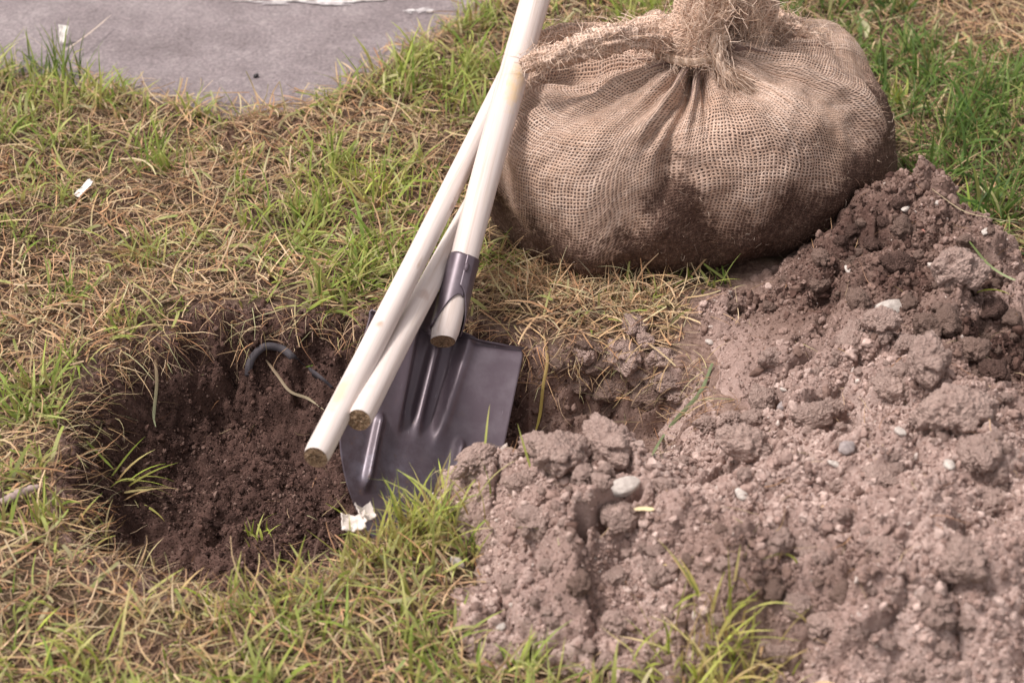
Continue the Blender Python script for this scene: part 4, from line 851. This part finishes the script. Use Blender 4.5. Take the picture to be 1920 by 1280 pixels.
# broad pale cut blades
x, y = scatter(5200, -1.0, 1.0, -.75, 1.1, lambda x, y: free(x, y) & (r.random(len(x)) < .25 + .6 * np.clip(lush(x, y), 0, 1))); n = len(x); PALE = [(.50, .47, .22), (.56, .52, .30), (.42, .44, .14), (.60, .50, .32), (.36, .36, .2)]
V, F, C_ = blades(x, y, samp(TOP, x, y) + .004, r.uniform(0, 2 * np.pi, n), r.normal(.55, .4, n), r.normal(.5, .5, n), r.uniform(.018, .05, n), r.uniform(.003, .0055, n), pick(PALE, n), pick(PALE + GREENS[:3], n), 5, blunt=True)
tag(mesh_quads('cut_grass', V, F, mat=M['green'], cols=C_), 'broad pale cut grass blades lying over the straw', 'grass', kind='stuff')
# green turf, clumped
cx = r.uniform(-1.05, 1.05, 5200); cy = r.uniform(-.78, 1.25, 5200); lu = lush(cx, cy); kk = r.random(5200) < np.clip(lu, .10, 1); cx, cy, lu = cx[kk], cy[kk], lu[kk]
csz = np.clip(np.exp(r.normal(.05, .36, len(cx))), .5, 1.5); per = r.integers(4, 15, len(cx)); ci = np.repeat(np.arange(len(cx)), per); x = cx[ci] + r.normal(0, .010, len(ci)); y = cy[ci] + r.normal(0, .010, len(ci)); kk = free(x, y); x, y, ci = x[kk], y[kk], ci[kk]; n = len(x); lu_ = lu[ci]
deep = sstep(.15, .55, x) * sstep(-.05, .25, y); deepk = (r.random(n) < deep)[:, None]
colb = np.where(deepk, pick(DEEP, n), pick(GREENS, n)); tip = np.where(deepk, pick(DEEP, n) * 1.25, pick(GREENS, n) * 1.2)
yel = r.random(n) < .35 - .2 * deep; colb[yel] = pick([(.42, .33, .14), (.36, .22, .10), (.46, .38, .18)], int(yel.sum()))
V, F, C_ = blades(x, y, samp(TOP, x, y), r.uniform(0, 2 * np.pi, n), r.normal(1.0, .33, n), np.abs(r.normal(.75, .55, n)), (.018 + .040 * np.clip(lu_, 0, 1.1)) * r.uniform(.45, 1.25, n) * csz[ci], r.uniform(.0017, .0044, n) * csz[ci] ** .7, colb, tip, 5)
tag(mesh_quads('grass', V, F, mat=M['green'], cols=C_), 'short green grass blades growing through the straw on the lawn', 'grass', kind='stuff'); print('green', n)

# tufts that can be told apart
def tuft(px, py, n, spread, ln, label, pal, tippal=None, e=(1.15, .3), curve=(.7, .4), wd=(.0018, .0042), az=None, mat='green', z=None, name='grass_tuft', cat='grass tuft', group='grass tufts', dy=0):
    p = hit(px, py) if z is None else at(px, py, z); x = r.normal(0, spread, n); y = r.normal(0, spread * .8, n)
    a = r.uniform(0, 2 * np.pi, n) if az is None else r.normal(az[0], az[1], n)
    zz = samp(TOP, p[0] + x, p[1] + y) - p[2] if z is None else np.zeros(n)
    V, F, C_ = blades(x, y, zz - .002, a, r.normal(e[0], e[1], n), np.abs(r.normal(curve[0], curve[1], n)), r.uniform(.5, 1.15, n) * ln, r.uniform(wd[0], wd[1], n), pick(pal, n), pick(tippal or pal, n) * 1.15, 7)
    o = mesh_quads(name, V, F, mat=M[mat], cols=C_); o.location = p; return tag(o, label, cat, group)
BRIGHT = [(.38, .45, .07), (.45, .51, .10), (.30, .39, .06), (.52, .53, .16), (.54, .46, .22)]
MIXED = GREENS + STRAW[:4]
BROWNB = [(.40, .25, .11), (.5, .36, .2), (.36, .30, .10), (.30, .18, .09), (.48, .42, .18)]
tuft(765, 1005, 120, .028, .080, 'bright green grass tuft hiding the tip of the shovel blade', BROWNB, BRIGHT, e=(1.15, .28))
tuft(720, 1045, 60, .03, .055, 'brownish grass tuft below the white shell scrap at the hole rim', BROWNB, MIXED)
tuft(830, 1010, 60, .028, .06, 'yellowing grass tuft at the foot of the heap by the shovel', MIXED)
tuft(1350, 1268, 170, .030, .080, 'grass tuft growing out of the front of the soil heap', BRIGHT + STRAW[:3], e=(1.15, .35))
tuft(1225, 1240, 10, .010, .06, 'few bent green blades beside the foreground tuft on the heap', BRIGHT)
tuft(930, 1245, 5, .008, .045, 'thin green shoot at the foot of the heap', BRIGHT)
tuft(115, 150, 46, .020, .085, 'tall dark green tuft in front of the white scrap at the path edge', DEEP, e=(1.35, .2), curve=(.3, .3))
tuft(30, 150, 60, .035, .05, 'dense dark green tuft at the corner of the path', DEEP)
tuft(270, 490, 60, .022, .065, 'brown based grass tuft standing in the straw left of the hole', MIXED + [(.36, .17, .08)])
tuft(305, 320, 44, .016, .065, 'upright yellow green tuft in the bare straw', GREENS, e=(1.3, .25))
tuft(680, 370, 50, .03, .07, 'light green tuft beside the poles', BRIGHT)
tuft(140, 560, 34, .022, .06, 'green tuft on the left rim above the hole', GREENS)
tuft(530, 470, 60, .035, .075, 'long leaning grass tuft above the hole', GREENS, e=(.7, .3), az=(.2, .6))
tuft(640, 545, 90, .045, .085, 'sweep of long green grass leaning towards the poles', GREENS, e=(.45, .25), az=(.15, .4))
tuft(1690, 205, 16, .009, .06, 'bright broad leaved shoot in the dark grass behind the root ball', BRIGHT, e=(1.2, .3), wd=(.004, .006))
tuft(1800, 230, 120, .07, .08, 'deep green long grass tuft behind the soil heap', DEEP, e=(1.0, .35), wd=(.002, .004))
tuft(1880, 390, 90, .05, .085, 'deep green long grass leaning over the back ridge', DEEP, e=(.8, .35), wd=(.002, .004))
tuft(80, 985, 9, .007, .055, 'pale cut grass stalks at the left rim of the hole', BRIGHT, e=(1.45, .1), curve=(.15, .1), wd=(.004, .006))
tuft(180, 1000, 30, .03, .055, 'thin orange and green grass on the near left rim', MIXED)
tuft(210, 905, 12, .012, .08, 'bent blades reaching over the hole from its left rim', BRIGHT + STRAW[:2], e=(.5, .25), az=(.1, .35))
tuft(485, 1010, 18, .010, .035, 'small green shoot growing on the hole floor', BRIGHT)
tuft(520, 1110, 60, .035, .05, 'grass tuft on the near rim of the hole', BROWNB, BRIGHT + GREENS)
tuft(340, 1150, 60, .04, .055, 'pale broad grass tuft on the near rim', BRIGHT + STRAW[:3])
tuft(640, 1110, 60, .035, .06, 'green tuft between the hole and the foreground straw', BROWNB, BRIGHT + GREENS)
tuft(180, 1240, 12, .012, .085, 'long bright blades in the near corner of the lawn', BRIGHT, e=(1.1, .25))
tuft(60, 1270, 30, .03, .06, 'short bright green tuft in the near corner', BRIGHT)
tuft(1820, 548, 4, .006, .05, 'thin blades standing behind the soil ridge', BRIGHT)
tuft(1290, 510, 22, .022, .06, 'green blades sprouting in front of the burlap base', BRIGHT + GREENS, e=(.85, .35), az=(.7, .8))
tuft(1130, 520, 14, .03, .05, 'sparse green blades against the muddy burlap', GREENS)
RUSTY = [(.36, .17, .08), (.28, .13, .07), (.44, .25, .13), (.20, .10, .06)]
tuft(38, 332, 60, .03, .04, 'rusty brown clump of dead grass roots in the bare straw', RUSTY, e=(.6, .5), mat='straw')
tuft(430, 300, 50, .035, .04, 'patch of reddish brown dead grass below the path bend', RUSTY, e=(.4, .5), mat='straw')
tuft(140, 640, 60, .03, .045, 'reddish dead grass hanging at the left rim of the hole', RUSTY + STRAW[:3], e=(.3, .5), mat='straw')
tuft(900, 500, 70, .03, .07, 'green grass under the shovel shaft beside the burlap', GREENS, e=(.7, .4))
# loose hay under the burlap
for px, py, n, sp_, lab, pal in [(985, 530, 420, .046, 'brown loose hay heaped between the shovel socket and the burlap', STRAW + [(.42, .22, .10)]), (1160, 560, 420, .046, 'greyish loose hay spilling over the hole rim below the burlap', STRAW + [(.3, .28, .2), (.34, .33, .22)]), (1060, 515, 300, .045, 'straw coloured hay tucked under the burlap base', STRAW)]:
    tuft(px, py, int(n * 1.6), sp_, .075, lab, pal, e=(.15, .5), curve=(.9, .9), wd=(.0008, .0018), mat='straw', name='hay_clump', cat='hay', group='loose hay by the root ball')
# roots and hanging stems in the hole walls
n = 900; x, y = scatter(60000, -.6, .35, -.47, .1, lambda x, y: (samp(SDH, x, y) > -.004) & (samp(SDH, x, y) < .045) & (samp(HEAPM, x, y) < .5)); x, y = x[:1700], y[:1700]; n = len(x)
P = np.stack([x, y, samp(TOP, x, y) + .002], 1); gx = (samp(SDH, x + .004, y) - samp(SDH, x - .004, y)); gy = (samp(SDH, x, y + .004) - samp(SDH, x, y - .004)); g = np.stack([gx, gy, np.zeros(n)], 1); g /= np.linalg.norm(g, axis=1)[:, None] + 1e-6
V, F = strands(P, g + r.normal(0, .5, (n, 3)) + np.array([0, 0, .1]), r.uniform(.015, .06, n), r.uniform(.0005, .0013, n), .9, 6, .9, 77)
o = mesh_quads('fine_roots', V, F, mat=M['straw'], cols=np.repeat(pick(STRAW + [(.3, .2, .16)], n), 12, 0)); tag(o, 'fine roots and stems hanging over the walls of the hole', 'roots', kind='stuff')
x, y = scatter(3000, -.6, 1.0, -.6, .5, lambda x, y: (samp(SDH, x, y) > .0) | (samp(HEAPM, x, y) > .5)); x, y = x[:620], y[:620]; n = len(x)
V, F = strands(np.stack([x, y, samp(TOP, x, y) + .004], 1), np.concatenate([r.normal(0, 1, (n, 2)), r.normal(.1, .3, (n, 1))], 1), r.uniform(.01, .045, n), r.uniform(.0004, .001, n), 1.1, 6, .1, 78)
o = mesh_quads('root_hairs', V, F, mat=M['straw'], cols=np.repeat(pick(STRAW, n), 12, 0)); tag(o, 'stray root hairs and straw bits lying on the bare soil', 'roots', kind='stuff')

# ================================================================== single stalks and litter
def stalk(name, px_list, col, tip, wd, label, cat, lift=.004, mat='straw'):
    pts = np.array([hit(*p) + np.array([0, 0, lift]) for p in px_list]); C, s = resample(pts, 24); T, N, B = frames(C); k = np.linspace(0, 1, 24)
    w_ = wd * np.minimum(1, 4 * (1 - k) + .15) * (.6 + .4 * np.minimum(1, 6 * k)); V = np.concatenate([np.stack([C - B * w_[:, None] / 2, C + N * w_[:, None] * .25, C + B * w_[:, None] / 2], 1)]).reshape(-1, 3); o0 = pts[0]
    f = grid_faces(3, 24); o = mesh_quads(name, V - o0, f, mat=M[mat], smooth=True, cols=np.repeat(np.array(col)[None] * (1 - k[:, None]) + np.array(tip)[None] * k[:, None], 3, 0)); o.location = o0; return tag(o, label, cat)
stalk('straw_stalk', [(1020, 640), (1026, 690), (1018, 740), (1012, 790), (1000, 835)], (.40, .26, .14), (.5, .42, .1), .004, 'yellow grass stem hanging down the hole wall right of the blade', 'grass stem', .008)
stalk('straw_stalk', [(1335, 690), (1312, 745), (1270, 790), (1240, 830), (1222, 862)], (.16, .19, .10), (.22, .26, .13), .0055, 'long dull green grass blade lying along the gully', 'grass blade', .006)
stalk('straw_stalk', [(1745, 372), (1800, 410), (1850, 428), (1918, 436)], (.42, .33, .22), (.20, .22, .12), .0028, 'thin dry stem crossing the grass edge of the back ridge', 'grass stem', .012)
stalk('straw_stalk', [(1812, 486), (1850, 515), (1890, 540), (1925, 556)], (.20, .26, .08), (.34, .36, .24), .005, 'long grey green blade drooping behind the soil ridge', 'grass blade', .014)
stalk('root', [(500, 685), (522, 718), (545, 742), (580, 762), (608, 775)], (.26, .19, .13), (.40, .34, .23), .0042, 'thick pale root lying in the hole near the black plastic strip', 'root', .006)
stalk('straw_stalk', [(1235, 1092 - 20), (1280, 1070), (1300, 1050)], (.5, .38, .2), (.5, .36, .2), .003, 'short tan stem lying on the front of the heap', 'grass stem')
stalk('straw_piece', [(1188, 966), (1205, 968), (1226, 970)], (.72, .6, .36), (.72, .6, .36), .006, 'short yellow straw piece on the heap beside the white stone', 'straw', .006)
stalk('straw_stalk', [(120, 120), (150, 100), (180, 76), (212, 50)], (.62, .5, .4), (.6, .5, .42), .0022, 'thin pale stem leaning over the path edge', 'grass stem', .02)
stalk('straw_stalk', [(293, 690), (297, 740), (290, 790), (294, 812)], (.30, .2, .13), (.3, .33, .2), .004, 'limp grass blade hanging on the far left wall of the hole', 'grass blade', .01)
stalk('straw_stalk', [(165, 850), (190, 880), (218, 905)], (.26, .33, .06), (.30, .38, .08), .007, 'broad green blade pointing down into the hole', 'grass blade', .02)
def simple(name, rough, base, **kw):
    m = NT(name); P = m.coord('Object'); n = m.noise(P, 60, 4, .6); m.set(Base_Color=m.mix(n, tuple(.75 * b for b in base), tuple(min(1, 1.2 * b) for b in base)), Roughness=rough, **kw); m.bump(n, .3, .002); return m.m
PAPER = simple('white_scrap', .7, (.74, .70, .67)); PLASTIC = simple('black_plastic', .75, (.055, .046, .054)); SHELL = simple('dull_white_shell', .8, (.70, .62, .57)); BARK = simple('grey_wood', .9, (.36, .27, .25)); LEAF = simple('dry_pale_leaf', .8, (.42, .40, .24))
def scrap(name, px, py, w_, h_, rz, seed, mat, label, cat, lift=.010, curl=.5, tiltx=.0, ty=0.0, thick=.0008, ragged=.12, outline=None, zz=None):
    n = 15; u = np.linspace(-1, 1, n); U, W = np.meshgrid(u, u); rg = 1 + ragged * fbm2(U * 2 + seed, W * 2, 3, seed); X = U * rg * w_ / 2; Yv = W * rg * h_ / 2
    if outline: X = X * outline(W)
    Z = curl * w_ * .25 * U ** 2 + .12 * w_ * fbm2(U * 1.4 + seed, W * 1.4, 2, seed)
    o = mesh_quads(name, np.stack([X, Yv, Z], -1).reshape(-1, 3), grid_faces(n, n), mat=mat, smooth=True); p = hit(px, py) if zz is None else at(px, py, zz); o.location = p + np.array([0, 0, lift]); o.rotation_euler = (tiltx, ty, rz)
    md = o.modifiers.new('thick', 'SOLIDIFY'); md.thickness = thick; return tag(o, label, cat)
scrap('paper_scrap', 160, 372, .012, .030, -.7, 3, PAPER, 'small white paper scrap lying on the straw', 'paper scrap', .016, .3, .45)
scrap('paper_scrap', 121, 82, .017, .028, -.25, 6, PAPER, 'white round topped scrap standing behind the tall tuft at the path edge', 'paper scrap', .016, .5, 1.0, outline=lambda W: .75 + .35 * W)
scrap('shell_scrap', 664, 1000, .025, .021, .15, 11, SHELL, 'broken white shell scrap caught in the grass at the hole rim', 'shell scrap', .016, 1.1, .30, thick=.0012, ragged=.2, zz=0.0)
scrap('shell_scrap', 684, 985, .018, .020, .5, 14, SHELL, 'small curled white shell chip behind the larger scrap', 'shell scrap', .018, 1.6, .25, .3, thick=.0012, ragged=.2, zz=0.0)
scrap('dry_leaf', 1616, 72, .022, .04, .2, 9, LEAF, 'pale pointed leaf lying in the grass behind the root ball', 'leaf', .014, .6, .5, outline=lambda W: np.maximum(.05, 1 - np.abs(W) ** 1.5))
# black plastic strip: bent strap in the hole wall
def strap(pts, wd, thick):
    C, s = resample(pts, 60); T, N, B = frames(C, up=(0, -.3, 1)); cols_ = []
    for a_, b_ in ((-1, -1), (1, -1), (1, 1), (-1, 1)): cols_.append(C + B * wd / 2 * a_ + N * thick / 2 * b_)
    V = np.stack(cols_, 1).reshape(-1, 3); F = grid_faces(4, 60, closed_u=True); return V, np.concatenate([F.ravel(), [3, 2, 1, 0], np.arange(236, 240)]), np.concatenate([np.full(len(F), 4), [4, 4]])
bp = hit(500, 668)
def wp(px, py, off): q = hit(px, py); return q + np.array([0, -off * .5, off]) * .3
sp_pts = [wp(466, 706, .002), wp(468, 690, .012), wp(478, 672, .022), wp(500, 664, .026), wp(530, 666, .022), wp(548, 676, .006), wp(562, 688, -.02), wp(578, 696, -.006), wp(600, 714, .006), wp(622, 735, -.004)]
V, fl, to = strap(sp_pts, .0095, .0010); o = mesh_np('plastic_strip', V - sp_pts[0], fl, to, mat=PLASTIC); o.location = sp_pts[0]; tag(o, 'bent black plastic strip sticking out of the far wall of the hole', 'plastic strip')
a0, a1 = hit(6, 958), hit(76, 934); a0 = a0 + np.array([0, 0, .012]); a1 = a1 + np.array([0, 0, .016])
V, fl, to, uv = sweep([a0, (a0 + a1) / 2 + np.array([0, 0, .002]), a1], [.0045, .0052, .0035], 24, 12, shape=lambda S, A: 1 + .3 * noise2(S * 9, A * 2, 4)); o = mesh_np('twig', V - a0, fl, to, mat=BARK, smooth=True); o.location = a0; tag(o, 'short pale wood piece lying at the left rim of the hole', 'twig')
lay('clod', CD[1], -2, 952, 34, 'dark round lump beside the pale wood piece', 'clod', sink=.1)
print('tris', sum(sum(max(0, p.loop_total - 2) for p in o.data.polygons) if len(o.data.polygons) < 2000 else len(o.data.loops) - 2 * len(o.data.polygons) for o in scene.objects if o.type == 'MESH'))
